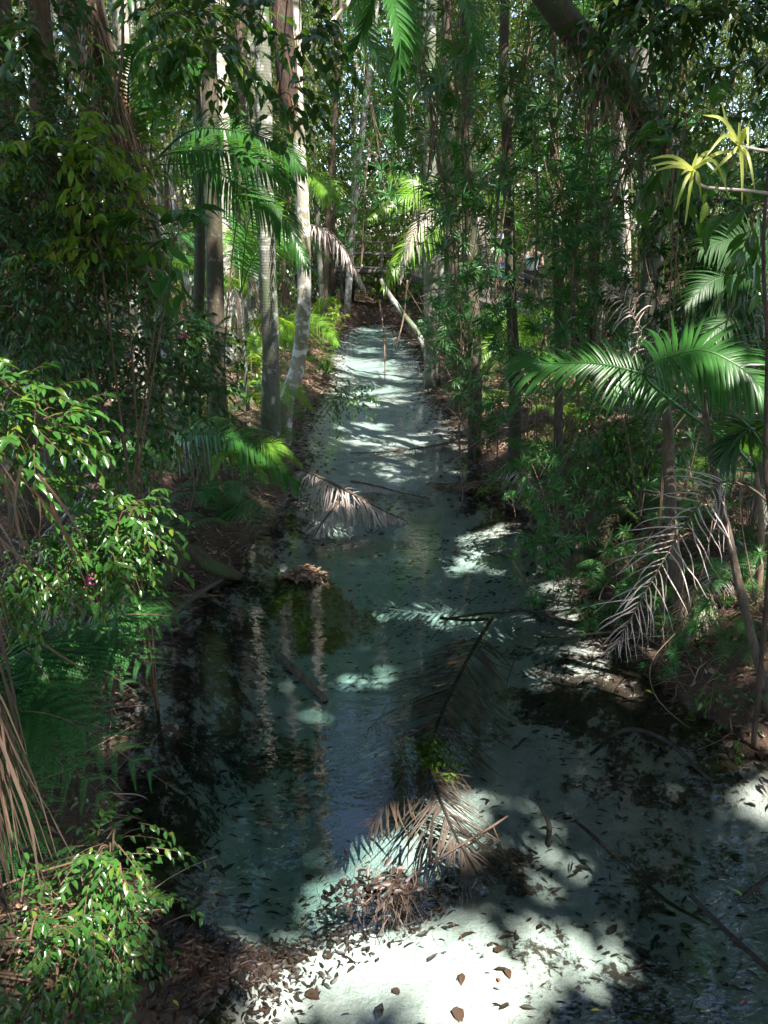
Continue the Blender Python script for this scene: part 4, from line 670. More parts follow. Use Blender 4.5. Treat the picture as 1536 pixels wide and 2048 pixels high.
log('thin sunken twig slanting up to the right in mid pool', [G(862, 1280, -.14), G(905, 1230, -.12), G(960, 1190, -.1)], [.008, .01, .006], name='sunken_stick', cat='stick')
log('brown stick lying diagonally over the bleached frond', [G(780, 1782, -.08), G(880, 1715, -.02), G(980, 1655, .0), G(1015, 1632, .0)], [.012, .015, .012], 'vine', name='stick', cat='stick')
log('upright dark stub at the base of the bleached frond', [G(858, 1735, -.12), G(862, 1690, .0), G(866, 1630, .02)], [.02, .016, .01], name='stick', cat='stick')
log('thin stick crossing the end of the diagonal stick', [G(985, 1650, .0), G(1005, 1700, -.02), G(1020, 1750, -.1)], [.008, .009, .006], 'vine', name='stick', cat='stick')
log('short thick stump root standing in the shallows right of the frond', [G(1095, 1690, -.12), G(1098, 1650, .02), G(1080, 1610, .05), G(1060, 1590, .0)], [.03, .028, .02, .01], 'brown', name='stump_root', cat='root')
log('long dark branch along the right side of the shallows', [G(1150, 1640, -.05), G(1240, 1720, -.06), G(1330, 1800, -.06), G(1420, 1850, -.05)], [.018, .025, .022, .015])
log('thick black branch at the bottom right corner', [G(1380, 1790, .02), G(1450, 1860, .0), G(1560, 1960, .0)], [.025, .03, .03])
log('forked dark branch at the right edge above the black one', [G(1480, 1800, .05), G(1530, 1760, .1), G(1600, 1720, .15)], [.02, .022, .03])
log('dark root arching out of the water near the right bank', [G(1180, 1510, -.05), G(1250, 1460, .02), G(1330, 1480, .05), G(1420, 1560, .0)], [.02, .03, .03, .02])
log('fallen branch along the shaded right water edge', [G(1090, 1275, -.02), G(1170, 1268, .03), G(1240, 1262, .05)], [.02, .025, .02], 'brown')
log('mossy log lying on the right bank above the water edge', [g3(1150, 1110, 6.6, .1), g3(1200, 1060, 7, .15), g3(1290, 980, 7.6, .2)], [.09, .11, .09], 'log', 'rotten_log', lump=.1, sides=12)
# debris dam: roots and needles tangled on the sandbar
t = thing('debris_clump', 'dark tangled clump of roots and rotting leaves on the sunlit sand', 'debris', G(770, 1780, 0)); m = MB(); m2 = MB()
c = G(765, 1775, 0); n = 300; q = c + np.stack([RG.normal(0, .17, n), RG.normal(0, .07, n), RG.uniform(-.10, .02, n)], 1); strips(m, q, rdir(n, 0, .35), RG.uniform(.04, .16, n), .0035, rdir(n), droop=.8, nseg=5, jit=.25, floor=-.1)
q = c + np.stack([RG.normal(0, .13, 240), RG.normal(0, .06, 240), RG.uniform(-.08, .05, 240)], 1); leaves(m2, q, rdir(240, 0, .4), rdir(240, .6), RG.uniform(.03, .07, 240), .5)
m.build('root_tangle', M['sunk'], t); m2.build('rotting_leaves', M['sunkleaf'], t)
m = MB(); n = 46; q = c + np.stack([RG.uniform(-.02, .14, n), RG.normal(-.05, .03, n), RG.uniform(-.02, .03, n)], 1); strips(m, q, np.array([.1, -1, .1]) + RG.normal(0, .28, (n, 3)), RG.uniform(.12, .26, n), .005, rdir(n), droop=.5, nseg=6, jit=.06, floor=-.09); m.build('needles', M['sunkbright'], t)
# ------------------------------------------------------------------ leaves under water and on the litter banks
def strew(name, label, pts, L, mat, kind='stuff', zoff=.008, curl=.35, hi=True, wr=.45, cat='leaves'):
    n = len(pts); z = gz(pts[:, 0], pts[:, 1]) + zoff; m = MB(); a = RG.uniform(0, 6.28, n)
    ax = np.stack([np.cos(a), np.sin(a), RG.normal(0, curl * .5, n)], 1); up = np.array([0, 0, 1.]) + RG.normal(0, curl, (n, 3))
    leaves(m, np.stack([pts[:, 0], pts[:, 1], z], 1), ax, up, L, RG.uniform(wr * .5, wr * 1.3, n), hi); o = m.build(name, M[mat]); tag(o, label, cat, kind=kind); return o
def inwater(n, ylo, yhi, edge=0.0, dens=None):
    y = RG.uniform(ylo, yhi, n); l, r = edges(y); x = l + (r - l) * RG.random(n); k = (np.minimum(x - l, r - x) > edge)
    p = np.stack([x, y], 1)
    if dens is not None: k &= RG.random(n) < dens(x, y)
    return p[k]
def dn(x, y):
    px, py, _ = proj(np.stack([x, y, 0 * x], -1)); v = .35 + .6 * vnoise(x, y, 2.6, 12)
    v += .5 * np.exp(-((px - 560) / 220) ** 2 - ((py - 1700) / 140) ** 2) + .35 * np.exp(-((px - 1250) / 330) ** 2 - ((py - 1800) / 220) ** 2) - .5 * np.exp(-((px - 760) / 200) ** 2 - ((py - 1900) / 90) ** 2) - .25 * np.exp(-((px - 700) / 150) ** 2 - ((py - 1450) / 200) ** 2); return np.clip(v, .02, 1)
# ripple-combed debris: small slivers lying across the current
pp = inwater(9500, 1.8, 9.5, 0, dn); n = len(pp); m = MB(); a = RG.normal(.25, .55, n)
leaves(m, np.stack([pp[:, 0], pp[:, 1], gz(pp[:, 0], pp[:, 1]) + .01], 1), np.stack([np.cos(a), np.sin(a), RG.normal(0, .2, n)], 1), np.array([0, 0, 1.]) + RG.normal(0, .4, (n, 3)), RG.uniform(.03, .10, n), RG.uniform(.12, .4, n)); tag(m.build('sunken_leaves', M['sunkleaf']), 'dark rotting leaves strewn over the white creek bed', 'leaves', kind='stuff')
y = RG.uniform(1.4, 30, 9000); l, r = edges(y); sgn = RG.random(9000) < .5; e = np.abs(RG.normal(0, .28, 9000)); x = np.where(sgn, l + e - .05, r - e + .05)
strew('sunken_leaves', 'brown leaves gathered along the drowned edges of the creek', np.stack([x, y], 1), RG.uniform(.04, .11, 9000), 'sunkleaf')
# debris bar leaves
n = 1500; u = RG.random(n) ** 1.15; A, B = G(300, 1985), G(1040, 1640); wd = (.19 - .14 * u) ; x = A[0] + (B[0] - A[0]) * u + RG.normal(0, 1, n) * wd * .6; y = A[1] + (B[1] - A[1]) * u + RG.normal(0, 1, n) * wd * .6 + .04 * np.sin(u * 17)
strew('sunken_leaves', 'band of brown leaf debris running diagonally over the sandbar', np.stack([x, y], 1), RG.uniform(.02, .055, n), 'sunkleaf', zoff=.012, curl=.6)
n = 1500; x = G(380, 1930)[0] + RG.normal(0, .22, n); y = G(380, 1930)[1] + RG.normal(0, .13, n); strew('fallen_leaves', 'wet brown leaf litter on the spit at the lower left', np.stack([x, y], 1), RG.uniform(.022, .05, n), 'sunkleaf', zoff=.02, curl=.5)
n = 900; a_ = G(620, 1155); x = a_[0] + RG.normal(0, .27, n); y = a_[1] + RG.normal(0, .13, n); strew('fallen_leaves', 'brown leaf mound breaking the surface near the lime fern sprig', np.stack([x, y], 1), RG.uniform(.04, .09, n), 'litter', zoff=.02, curl=.5)
# forest floor litter
n = 90000; y = 1.2 + 34 * RG.random(n) ** 1.5; sgn = RG.random(n) < .42; l, r = edges(y); e = RG.uniform(.15, 7, n) * RG.random(n) ** .3; x = np.where(sgn, l - e, r + e)
strew('fallen_leaves', 'dry leaf litter carpeting both banks under the trees', np.stack([x, y], 1), RG.uniform(.035, .09, n) * (.8 + y * .03), 'litter', zoff=.02, curl=.6, hi=False)
n = 5000; y = RG.uniform(1.2, 20, n); sgn = RG.random(n) < .45; l, r = edges(y); e = RG.uniform(-.1, 6, n) * RG.random(n); x = np.where(sgn, l - e, r + e); m = MB(); p = np.stack([x, y, gz(x, y) + .03], 1)
strips(m, p, rdir(n, .1, .4), RG.uniform(.15, .6, n), RG.uniform(.004, .012, n), rdir(n), droop=.5, nseg=5, jit=.12); tag(m.build('twig_litter', M['litter']), 'fallen twigs and dry straps littering the banks', 'twigs', kind='stuff')
# roots of the banks trailing into the water
def rootfringe(n, yl, yh):
    y = RG.uniform(yl, yh, n); sgn = RG.random(n) < .5; l, r = edges(y); x = np.where(sgn, l - RG.uniform(.0, .5, n), r + RG.uniform(0, .5, n)); return np.stack([x, y, gz(x, y) + .03], 1), np.where(sgn, 1., -1.)
m = MB(); p, sg = rootfringe(900, 2.4, 16); n = len(p)
strips(m, p, np.stack([sg * RG.uniform(.2, 1, n), RG.normal(0, .6, n), RG.uniform(-.2, .5, n)], 1), RG.uniform(.1, .4, n), RG.uniform(.004, .010, n), rdir(n), droop=1.2, nseg=8, jit=.16, floor=-.12); tag(m.build('bank_roots', M['litter']), 'fine roots trailing from both banks into the water', 'roots', kind='stuff')
# single leaves one can point at
def one_leaf(label, px, py, L, c, z=None, wr=.55, group='single leaves on the creek'):
    p = G(px, py, 0 if z is None else z)
    if z is None:
        for _ in range(3): p = G(px, min(py, 2025), gzs(p[0], p[1]) + .012)
    m = MB(); a = rnd.uniform(0, 6.28); leaves(m, p[None], np.array([[math.cos(a), math.sin(a), .05]]), np.array([[.1, .1, 1.]]), L * .62, wr)
    o = m.build('fallen_leaf', c); tag(o, label, 'leaf', group)
ml_ = {'b': leafmat('brown_floating_leaf', (.07, .035, .022), (.09, .042, .025), .4, .1), 'r': leafmat('red_floating_leaf', (.35, .08, .04), (.4, .1, .05), .4, .1), 'y': leafmat('yellow_floating_leaf', (.5, .4, .05), (.55, .42, .06), .4, .2), 'g': leafmat('green_floating_leaf', (.2, .35, .08), (.22, .38, .09), .4, .2)}
for lb, px, py, L, c, z, wr in [('round brown leaf on the bright sand low in the view', 611, 1982, .12, 'b', None, .9), ('torn brown leaf with holes right of the bright sand', 988, 1902, .10, 'b', None, .7), ('ragged dark brown leaf at the bottom centre-right', 912, 2012, .13, 'b', None, .8), ('curled brown leaf left of the torn one', 925, 1945, .10, 'b', None, .6), ('squarish brown leaf just below the torn one', 1012, 1935, .09, 'b', None, .7), ('brown leaf pair at the bottom edge left of centre', 540, 2032, .13, 'b', None, .6), ('small yellow leaf near the bottom right of the sand', 1200, 2020, .07, 'y', 0.004, .4), ('orange leaf in the dark corner bottom right', 1482, 2008, .06, 'r', .004, .4), ('red leaf in the dim shallows right of centre', 1262, 1812, .08, 'r', None, .6), ('green leaf floating by the right bank under the vine', 1290, 1380, .10, 'g', .006, .5), ('green leaf pair near the forked dark branch', 1465, 1780, .08, 'g', .03, .6), ('reddish leaf under the dark branch', 1345, 1660, .06, 'r', None, .5), ('small brown leaf left of the bleached frond', 735, 938, .14, 'b', .006, .6), ('small red-brown leaf at the lower centre', 1000, 1965, .05, 'r', None, .5), ('dark leaf by the bottom centre edge', 785, 1976, .08, 'b', None, .8), ('yellow leaf resting beside the algae', 803, 1440, .05, 'y', .01, .6), ('pale orange leaf near the bottom left spit', 345, 2000, .06, 'y', .12, .4)]: one_leaf(lb, px, py, L, ml_[c], z, wr)
# ------------------------------------------------------------------ tree ferns, low on the left
def fern(label, base, tips, mat='fern', pinL=.34, group='tree ferns on the left bank', n=17, name='tree_fern', arch=.25, trunk=True, pn=20, rr=.006):
    t = thing(name, label, 'fern', base, group); b = np.asarray(base, float); c = b + np.array([0, 0, .02])
    if trunk:
        tips = list(tips) + [np.array([b[0] + rnd.uniform(-.6, .3), b[1] + rnd.uniform(-.9, -.3), b[2] + .45])]
        m = MB(); h = P(*tips[0])[2]; top = b + np.array([0, 0, .35]); tube(m, [b - [0, 0, .1], top], [.05, .04], 10, 0, .15, n=6); m.build('trunk', M['log'], t); c = top
    for q in tips:
        e = P(*q) if not isinstance(q, np.ndarray) else q; md = c * .5 + e * .5 + np.array([0, 0, arch]); fern_frond(t, [c, c * .75 + md * .25 + [0, 0, arch * .35], md, e], pinL, n, M[mat], M['vine'], pn=pn, rr=rr)
    return t
fern('tree fern with lime-tipped fronds reaching over the pool edge', g3(110, 1330, 4.0), [(385, 1235, 4.0), (325, 1340, 3.7), (190, 1365, 3.4), (395, 1190, 4.4), (260, 1290, 3.8)], pinL=.38)
fern('tree fern with blue-green fronds below the lime-tipped one', g3(30, 1420, 3.7), [(275, 1385, 3.6), (130, 1410, 3.2), (250, 1330, 3.8), (90, 1340, 3.7)], pinL=.36)
fern('tree fern whose frond points at the dark water, third from the top', g3(0, 1530, 3.4), [(260, 1455, 3.4), (180, 1510, 3.1), (60, 1420, 3.4)], pinL=.34)
fern('lowest and greenest tree fern spreading over the dark water', g3(-40, 1620, 3.1), [(345, 1575, 3.1), (235, 1625, 2.9), (150, 1560, 3.0), (120, 1640, 2.8), (30, 1530, 3.0)], pinL=.36)
fern('dim tree fern behind the bottom left shrub', g3(-20, 1850, 2.4), [(180, 1760, 2.6), (130, 1840, 2.4), (60, 1700, 2.6)], pinL=.22)
fern('feathery fern at the foot of the big arching frond', g3(450, 1030, 7.4), [(560, 1040, 7.0), (500, 985, 7.6), (400, 1010, 7.3), (530, 1075, 6.8), (440, 970, 7.8)], pinL=.26, trunk=False, n=16)
fern('low fern behind the bright glossy shrub', g3(190, 1000, 5.6), [(260, 950, 5.6), (120, 970, 5.4), (200, 1050, 5.2), (290, 1000, 5.6)], pinL=.26, trunk=False, n=16)
fern('small lime fern sprig standing in the pool by the brown mound', G(553, 1165, -.05), [G(549, 1118, .20), G(565, 1135, .16)], 'limefern', pinL=.05, trunk=False, n=14, name='fern_sprig', arch=.03, pn=5, group='ferns growing at the water', rr=.003)
fern('fern on the shaded right bank under the dead grey frond', g3(1360, 1300, 5.2), [(1290, 1290, 5.1), (1330, 1330, 5.0), (1400, 1280, 5.1), (1300, 1230, 5.3)], pinL=.14, trunk=False, n=16, group='ferns growing at the water')
fern('fern on the left bank just beyond the curved pale trunk', g3(650, 640, 17.5), [(690, 645, 17.2), (620, 620, 17.5), (660, 605, 18), (700, 625, 17.5)], 'limefern', pinL=.3, trunk=False, n=14, pn=10, group='ferns growing at the water')
fern('fern clump behind the lichen-spotted trunk', g3(570, 760, 13), [(620, 740, 12.8), (530, 740, 13), (570, 700, 13.3), (640, 775, 12.5)], pinL=.26, trunk=False, n=14, pn=10, group='ferns growing at the water')
# ------------------------------------------------------------------ dead brown straps hanging at the lower left
t = thing('dead_strap_leaves', 'bunch of long brown dead strap leaves hanging at the left edge', 'dead leaves', P(-60, 1180, 1.95)); m = MB(); n = 130
a = P(-110, 1270, 1.95) + np.stack([RG.normal(0, .06, n), RG.normal(0, .08, n), RG.normal(0, .12, n)], 1); strips(m, a, np.array([.06, 0, -.9]) + RG.normal(0, .075, (n, 3)), RG.uniform(.4, 1.0, n), RG.uniform(.005, .013, n), rdir(n), droop=1.3, nseg=12, curl=1.2, jit=.035, fold=.18, prof='x'); m.build('leaves', M['strawdead'], t)
t = thing('dead_strap_leaves', 'thin dry straps dangling at the left edge above the tree ferns', 'dead leaves', P(-40, 900, 2.6)); m = MB(); n = 34
a = P(-20, 960, 2.6) + np.stack([RG.normal(0, .09, n), RG.normal(0, .1, n), RG.normal(0, .1, n)], 1); strips(m, a, np.array([.12, 0, -.8]) + RG.normal(0, .22, (n, 3)), RG.uniform(.25, .6, n), RG.uniform(.006, .014, n), rdir(n), droop=1, nseg=9, curl=1.2, jit=.09, fold=.15, prof='x'); m.build('leaves', M['browndead'], t)
# dead straps clinging to the big shaggy trunk = part of that tree
m = MB()
i = RG.integers(8, len(cG) - 3, 900); q = cG[i] + nrm(RG.normal(0, 1, (900, 3)) * [1, 1, .1]) * .13; strips(m, q, RG.normal(0, .25, (900, 3)) + [0.05, 0, -1], RG.uniform(.4, 1.3, 900), RG.uniform(.008, .02, 900), rdir(900), droop=.8, nseg=7, curl=.8, jit=.10, prof='x'); m.build('hanging_straps', M['litter'], tG)
# hanging sheath
t = thing('hanging_sheath', 'dark brown palm sheath hanging beside the curved pale trunk', 'palm sheath', P(572, -80, 8)); m = MB(); tube(m, [P(566, -80, 8), P(565, 40, 8), P(572, 130, 8), P(578, 210, 8), P(581, 248, 8)], [.06, .10, .105, .095, .03], 14, 0, .06, n=24); m.build('sheath', M['red'], t)
m = MB(); n = 120; zz = RG.random(n); a = P(568, 0, 8) * (1 - zz[:, None]) + P(580, 240, 8) * zz[:, None] + nrm(RG.normal(0, 1, (n, 3))) * .095; strips(m, a, RG.normal(0, .25, (n, 3)) + [0, 0, -1], .3, .008, rdir(n), droop=.5, nseg=4, jit=.1); m.build('fibres', M['browndead'], t)
# ------------------------------------------------------------------ strap-leaved plant at the right: two heads on stems
t = thing('strap_leaf_plant', 'yellow-green strap-leaved heads leaning in from the right edge', 'plant', P(1600, 400, 3.6))
m = MB(); tube(m, [P(1640, 400, 3.6), P(1500, 382, 3.6), P(1420, 376, 3.6), P(1396, 366, 3.6), P(1392, 350, 3.6)], [.008, .007, .007, .006], 6, 0, n=16); m.build('stem', M['deadpalm'], t)
m = MB(); tube(m, [P(1640, 310, 3.6), P(1540, 303, 3.6), P(1478, 292, 3.6)], [.008, .007, .006], 6, 0, n=10); m.build('stem', M['deadpalm'], t)
def straps(c, tips, W=.021):
    m = MB(); c = P(*c)
    for q in tips:
        e = P(*q[:3]); h = q[3]; mid = (c + e) / 2 + np.array([0, 0, h]); pth = smooth_path([c, mid, e], 9); T = nrm(np.gradient(pth, axis=0)); wd = nrm(np.cross(T, np.array([0, -1., .3]))); s = np.linspace(0, 1, 9); pf = np.minimum(1, .5 + 2 * s) * np.clip(1 - s, 0.01, 1) ** .5
        nn = nrm(np.cross(T, wd)); hw = wd * (W * .5 * pf)[:, None]; ff = nn * (W * .15 * pf)[:, None]; v = np.stack([pth - hw, pth + ff, pth + hw], 1).reshape(-1, 3); i = np.arange(8) * 3
        m.add(v, [np.stack([i, i + 1, i + 4, i + 3], -1), np.stack([i + 1, i + 2, i + 5, i + 4], -1)])
    m.build('leaf_head', M['brightros'], t)
straps((1386, 338, 3.6), [(1300, 318, 3.55, .03), (1302, 332, 3.6, .02), (1310, 342, 3.5, .015), (1350, 422, 3.5, .03), (1370, 450, 3.55, .04), (1362, 350, 3.5, .01), (1402, 395, 3.45, .03), (1460, 398, 3.5, .09), (1425, 300, 3.7, .02), (1395, 306, 3.6, .0), (1480, 305, 3.7, .03)])
straps((1480, 290, 3.6), [(1443, 204, 3.6, -.03), (1406, 230, 3.55, .04), (1410, 315, 3.5, .06), (1420, 350, 3.5, .0), (1510, 384, 3.5, .04), (1484, 410, 3.6, .03), (1496, 300, 3.5, .08), (1500, 240, 3.7, -.01), (1478, 245, 3.6, 0), (1494, 348, 3.4, .03)])
# ------------------------------------------------------------------ lianas
VG = 'thin vines and stems hanging in the tangle'
for lb, pts, r in [('long vine looping down to the water below the dead grey frond', [(1425, 1040, 4.6), (1410, 1120, 4.6), (1370, 1240, 4.6), (1305, 1320, 4.5), (1310, 1390, 4.3), (1370, 1450, 4.2), (1420, 1480, 4.2)], .004), ('thin stem standing in the pool right of the sunken frond', [(1030, 1315, 5.2), (1014, 1370, 5.0), (1014, 1430, 4.7), (1038, 1480, 4.5)], .004), ('bundle of pale vines twisted along the leaning red-brown trunk', [(1300, -40, 6.8), (1305, 110, 6.8), (1325, 240, 6.8), (1345, 320, 6.8), (1340, 420, 6.9)], .014), ('second vine beside the twisted bundle by the leaning trunk', [(1240, 130, 6.9), (1270, 220, 6.9), (1310, 290, 6.9), (1320, 400, 7)], .014), ('curving vine over the water left of the right bank rosettes', [(930, 600, 12), (950, 760, 11), (925, 840, 10.5), (960, 900, 10)], .015), ('brown vine dropping into the dark water at the right edge of the creek', [(920, 780, 10), (918, 870, 9.6), (925, 960, 9), (925, 1010, 8.6)], .012), ('crooked twiggy branch over the right water edge', [(1040, 850, 9), (980, 870, 9), (930, 900, 8.9), (880, 920, 8.9)], .013), ('bare twig leaning from the right bank toward the bright sprig', [(1160, 860, 7.2), (1120, 950, 7.1), (1080, 1050, 7)], .01), ('pair of slim stems by the leaning pale pole', [(815, 560, 18), (806, 640, 18), (790, 700, 17.5)], .022), ('reddish stem crossing the leaning pale pole', [(758, 600, 17), (768, 670, 16.5), (770, 760, 15)], .018), ('thin yellow cane climbing past the upper left shrub', [(245, -20, 6), (243, 130, 6), (215, 250, 6), (170, 350, 5.9)], .012), ('forked pale twig before the upper left boughs', [(75, 60, 5.5), (100, 100, 5.5), (118, 130, 5.5)], .008), ('dry stem leaning across the right bank litter', [(1180, 1300, 5), (1250, 1280, 5.1), (1330, 1255, 5.3)], .008), ('slim brown stem left of the lower right edge stem', [(1500, 900, 5), (1480, 1010, 4.9), (1510, 1200, 4.6)], .006), ('bent twig across the sunlit left shrub', [(0, 1240, 3.2), (60, 1270, 3.15), (120, 1310, 3.1), (170, 1340, 3.1)], .008), ('pale curved branch behind the sunlit left tips', [(60, 700, 4.4), (130, 640, 4.4), (215, 610, 4.6)], .010), ('long thin branch pointing right over the dark straight trunk', [(150, 520, 4.6), (220, 525, 4.6), (290, 515, 4.7)], .008)]:
    t = MB(); pp = [P(*q) for q in pts]; tube(t, pp, [r, r * .9, r * .6], 6, 0, .06, n=24, seed=rnd.randint(0, 99)); tag(t.build('hanging_vine', M['vine']), lb, 'vine', VG)
VINES = []
def vinepts(p, H):
    q = [p]; 
    for k in range(4): q.append(q[-1] + np.array([rnd.uniform(-.35, .35), rnd.uniform(-.25, .25), H / 4]))
    return q
for i in range(60):
    Yd = rnd.uniform(6, 15); 
    if rnd.random() < .8: p = g3(rnd.uniform(930, 1560), 900, Yd)
    else: p = g3(rnd.uniform(60, 520), 900, Yd)
    l, r = edges(np.array([Yd]))
    if l[0] - .2 < p[0] < r[0] + .2: continue
    H = rnd.uniform(2, 6); t = MB(); tube(t, vinepts(p - [0, 0, .1], H), [.009, .008, .004], 5, 0, .05, n=20); o = t.build('hanging_vine', M['vine'])
    tag(o, autolabel('crooked thin brown stem', p + [0, 0, H * .5]), 'vine', VG); VINES.append(o)
# ------------------------------------------------------------------ climbing rosettes: prototypes then copies
def proto_pandan(seed, H=2.4, nros=12, mat='rosette', L=.24):
    t = thing('climbing_rosette_plant', '', 'plant'); m = MB(); ml = MB()
    for k in range(3):
        a = RG.uniform(0, 6.28); q = [np.array([0, 0, -.3]), np.array([RG.normal(0, .12), RG.normal(0, .12), H * .2]), np.array([math.cos(a) * .35, math.sin(a) * .35, H * .6]), np.array([math.cos(a) * .75, math.sin(a) * .6, H * RG.uniform(.8, 1)])]
        c = tube(m, q, [.007, .006, .004], 5, 0, n=16, cap=False)
        for j in range(nros // 2):
            i = int(RG.uniform(3, 15)) if j else 15; b = c[i]; dd = nrm(np.array([RG.normal(0, 1), RG.normal(0, 1), .4])); e = b + dd * (RG.uniform(.1, .4) if j else .02)
            tube(m, [b, e], [.005, .004], 4, 0, n=3, cap=False); rosette(ml, e, dd + np.array([0, 0, .3]), int(RG.integers(14, 24)), L * RG.uniform(.7, 1.2), .022, RG.uniform(.6, 1.3))
    m.build('stems', M['vine'], t); ml.build('foliage', M[mat], t); return t
def proto_palm(seed, nf=7, L=1.7, leafL=.42, H=1.0, mat='palm', lw=.035):
    t = thing('young_palm', '', 'palm'); m = MB(); tube(m, [(0, 0, -.2), (0, 0, H * .5), (.03, 0, H)], [.035, .03, .022], 8, 0, .03, n=6); m.build('stem', M['grey'], t)
    for k in range(nf):
        a = k * 2.4 + RG.normal(0, .3); e = RG.uniform(.35, 1.1); ca, sa = math.cos(a), math.sin(a); r = L * RG.uniform(.8, 1.1)
        pts = [np.array([0, 0, H]), np.array([ca * r * .25, sa * r * .25, H + r * .42 * e]), np.array([ca * r * .6, sa * r * .6, H + r * .55 * e]), np.array([ca * r, sa * r, H + r * .25 * e])]
        palm_frond(t, pts, leafL, 38, lw, 1.0, mat=M[mat], nseg=5, rr=.01)
    return t
def proto_shrub(seed, R=.7, H=1.6, ntw=120, leafL=.09, mat='darkleaf', wr=.45):
    t = thing('leafy_shrub', '', 'shrub'); ml, mt = MB(), MB(); c = np.array([0, 0, H]); a = rdir(ntw // 6) * (RG.random((ntw // 6, 1)) ** .4) * [R, R, H * .6] + c
    for q in a: tube(mt, [np.array([0, 0, -.2]), q * .5 + [0, 0, .1], q], [.012, .007, .003], 4, 0, n=7, cap=False)
    st = np.repeat(a, 6, 0); sprays(ml, ml, st, nrm(st - c) + rdir(len(st)) * .8, .42, 9, leafL, wr, .35, False, tw=.003, mti=1); ml.build('foliage', [M[mat], M['twig']], t); mt.build('branches', M['twig'], t); return t
def proto_fern(seed, mat='fern'):
    t = thing('forest_fern', '', 'fern')
    for k in range(7):
        a = k * .9 + RG.normal(0, .2); r = RG.uniform(.6, .95); ca, sa = math.cos(a), math.sin(a)
        fern_frond(t, [np.array([0, 0, 0]), np.array([ca * r * .3, sa * r * .3, .35]), np.array([ca * r * .7, sa * r * .7, .42]), np.array([ca * r, sa * r, .25])], .22, 16, M[mat], M['vine'], pn=9, rr=.005)
    return t
PR = {'pandan': [proto_pandan(1), proto_pandan(2, 3.2, 16), proto_pandan(3, 1.5, 12, L=.2)], 'palm': [proto_palm(1), proto_palm(2, 6, 2.2, .5, 1.8), proto_palm(3, 6, 1.3, .35, .5, 'palmlime')], 'shrub': [proto_shrub(1), proto_shrub(2, .9, 2.4, 170, .1), proto_shrub(3, .6, 1.2, 100, .08, 'limeleaf')], 'fern': [proto_fern(1), proto_fern(2, 'limefern')]}
FIRST = set()
DESC = {'pandan': ['narrow-leaved rosette climber', 'tall rosette climber', 'low rosette plant'], 'palm': ['young palm with dark fronds', 'taller young palm', 'small yellow-green palm'], 'shrub': ['dark leafy shrub', 'tall dark leafy shrub', 'light green shrub'], 'fern': ['dark forest fern', 'bright forest fern']}
GRP = {'pandan': 'rosette climbers in the right-bank tangle', 'palm': 'young palms growing through the forest', 'shrub': 'understorey shrubs through the forest', 'fern': 'ferns on the forest floor'}
FILL = []
def put(kind, v, p, sc=1.0, desc=None):
    pr = PR[kind][v]; rz = rnd.uniform(0, 6.28)
    if (kind, v) not in FIRST: FIRST.add((kind, v)); o = pr; o.location = tuple(float(a) for a in p); o.rotation_euler = (0, 0, rz); o.scale = (sc, sc, sc)
    else: o = copy_tree(pr, p, rz, sc)
    o['group'] = GRP[kind]; o['label'] = autolabel(desc or DESC[kind][v], np.asarray(p, float) + [0, 0, 1.0 * sc]); FILL.append(o); return o
def ok(x, y, mg=.25):
    l, r = edges(np.array([y])); return not (l[0] - mg < x < r[0] + mg)
# hand-placed rosettes of the right tangle: (px,py,Y,variant,scale)
for px, py, Yd, v, s_ in [(1130, 330, 9, 0, 1), (1160, 250, 8.5, 1, 1), (925, 250, 9.5, 1, 1), (1150, 420, 8.5, 0, 1), (1090, 720, 9, 0, .7), (925, 600, 9.5, 2, .7), (930, 660, 10, 2, .8), (1180, 530, 9, 0, .8), (1180, 560, 8, 0, 1), (930, 330, 11, 1, 1), (880, 220, 12, 1, 1), (1010, 130, 9, 1, 1.1), (1100, 100, 8, 1, 1), (1180, 170, 7.8, 1, 1), (1220, 330, 8, 0, 1), (1330, 480, 7.5, 0, 1), (1400, 470, 7, 2, 1.1), (1280, 620, 7.5, 0, .9), (1160, 420, 9.5, 0, .8), (960, 740, 9.6, 2, .9), (920, 700, 11, 2, 1), (1120, 1040, 6.6, 2, .6), (1170, 1020, 6.8, 2, .6), (1060, 1035, 7.3, 2, .55), (1110, 1120, 6.3, 2, .6), (1150, 1150, 6.0, 2, .6), (1085, 1200, 5.9, 2, .5), (1350, 1290, 5.1, 2, .6), (1450, 1210, 4.9, 2, .45), (1230, 1180, 5.6, 2, .5), (870, 640, 14, 2, 1), (1240, 130, 7.4, 0, 1), (950, 60, 8.5, 0, 1.1), (860, 80, 9, 0, 1), (940, 380, 10, 0, .8), (900, 120, 10, 1, 1), (1420, 960, 6, 2, .5), (1300, 880, 6.6, 2, .8), (1000, 800, 9.3, 2, .9), (1080, 760, 8.6, 0, .9), (1230, 250, 9, 1, 1), (840, 250, 13, 0, 1.2), (720, 380, 17, 0, 1.2), (700, 300, 18, 1, 1.2)]:
    H = (1.0, 1.9, .6)[v] * s_; p = P(px, py, Yd); p[2] -= H; put('pandan', v, p, s_)
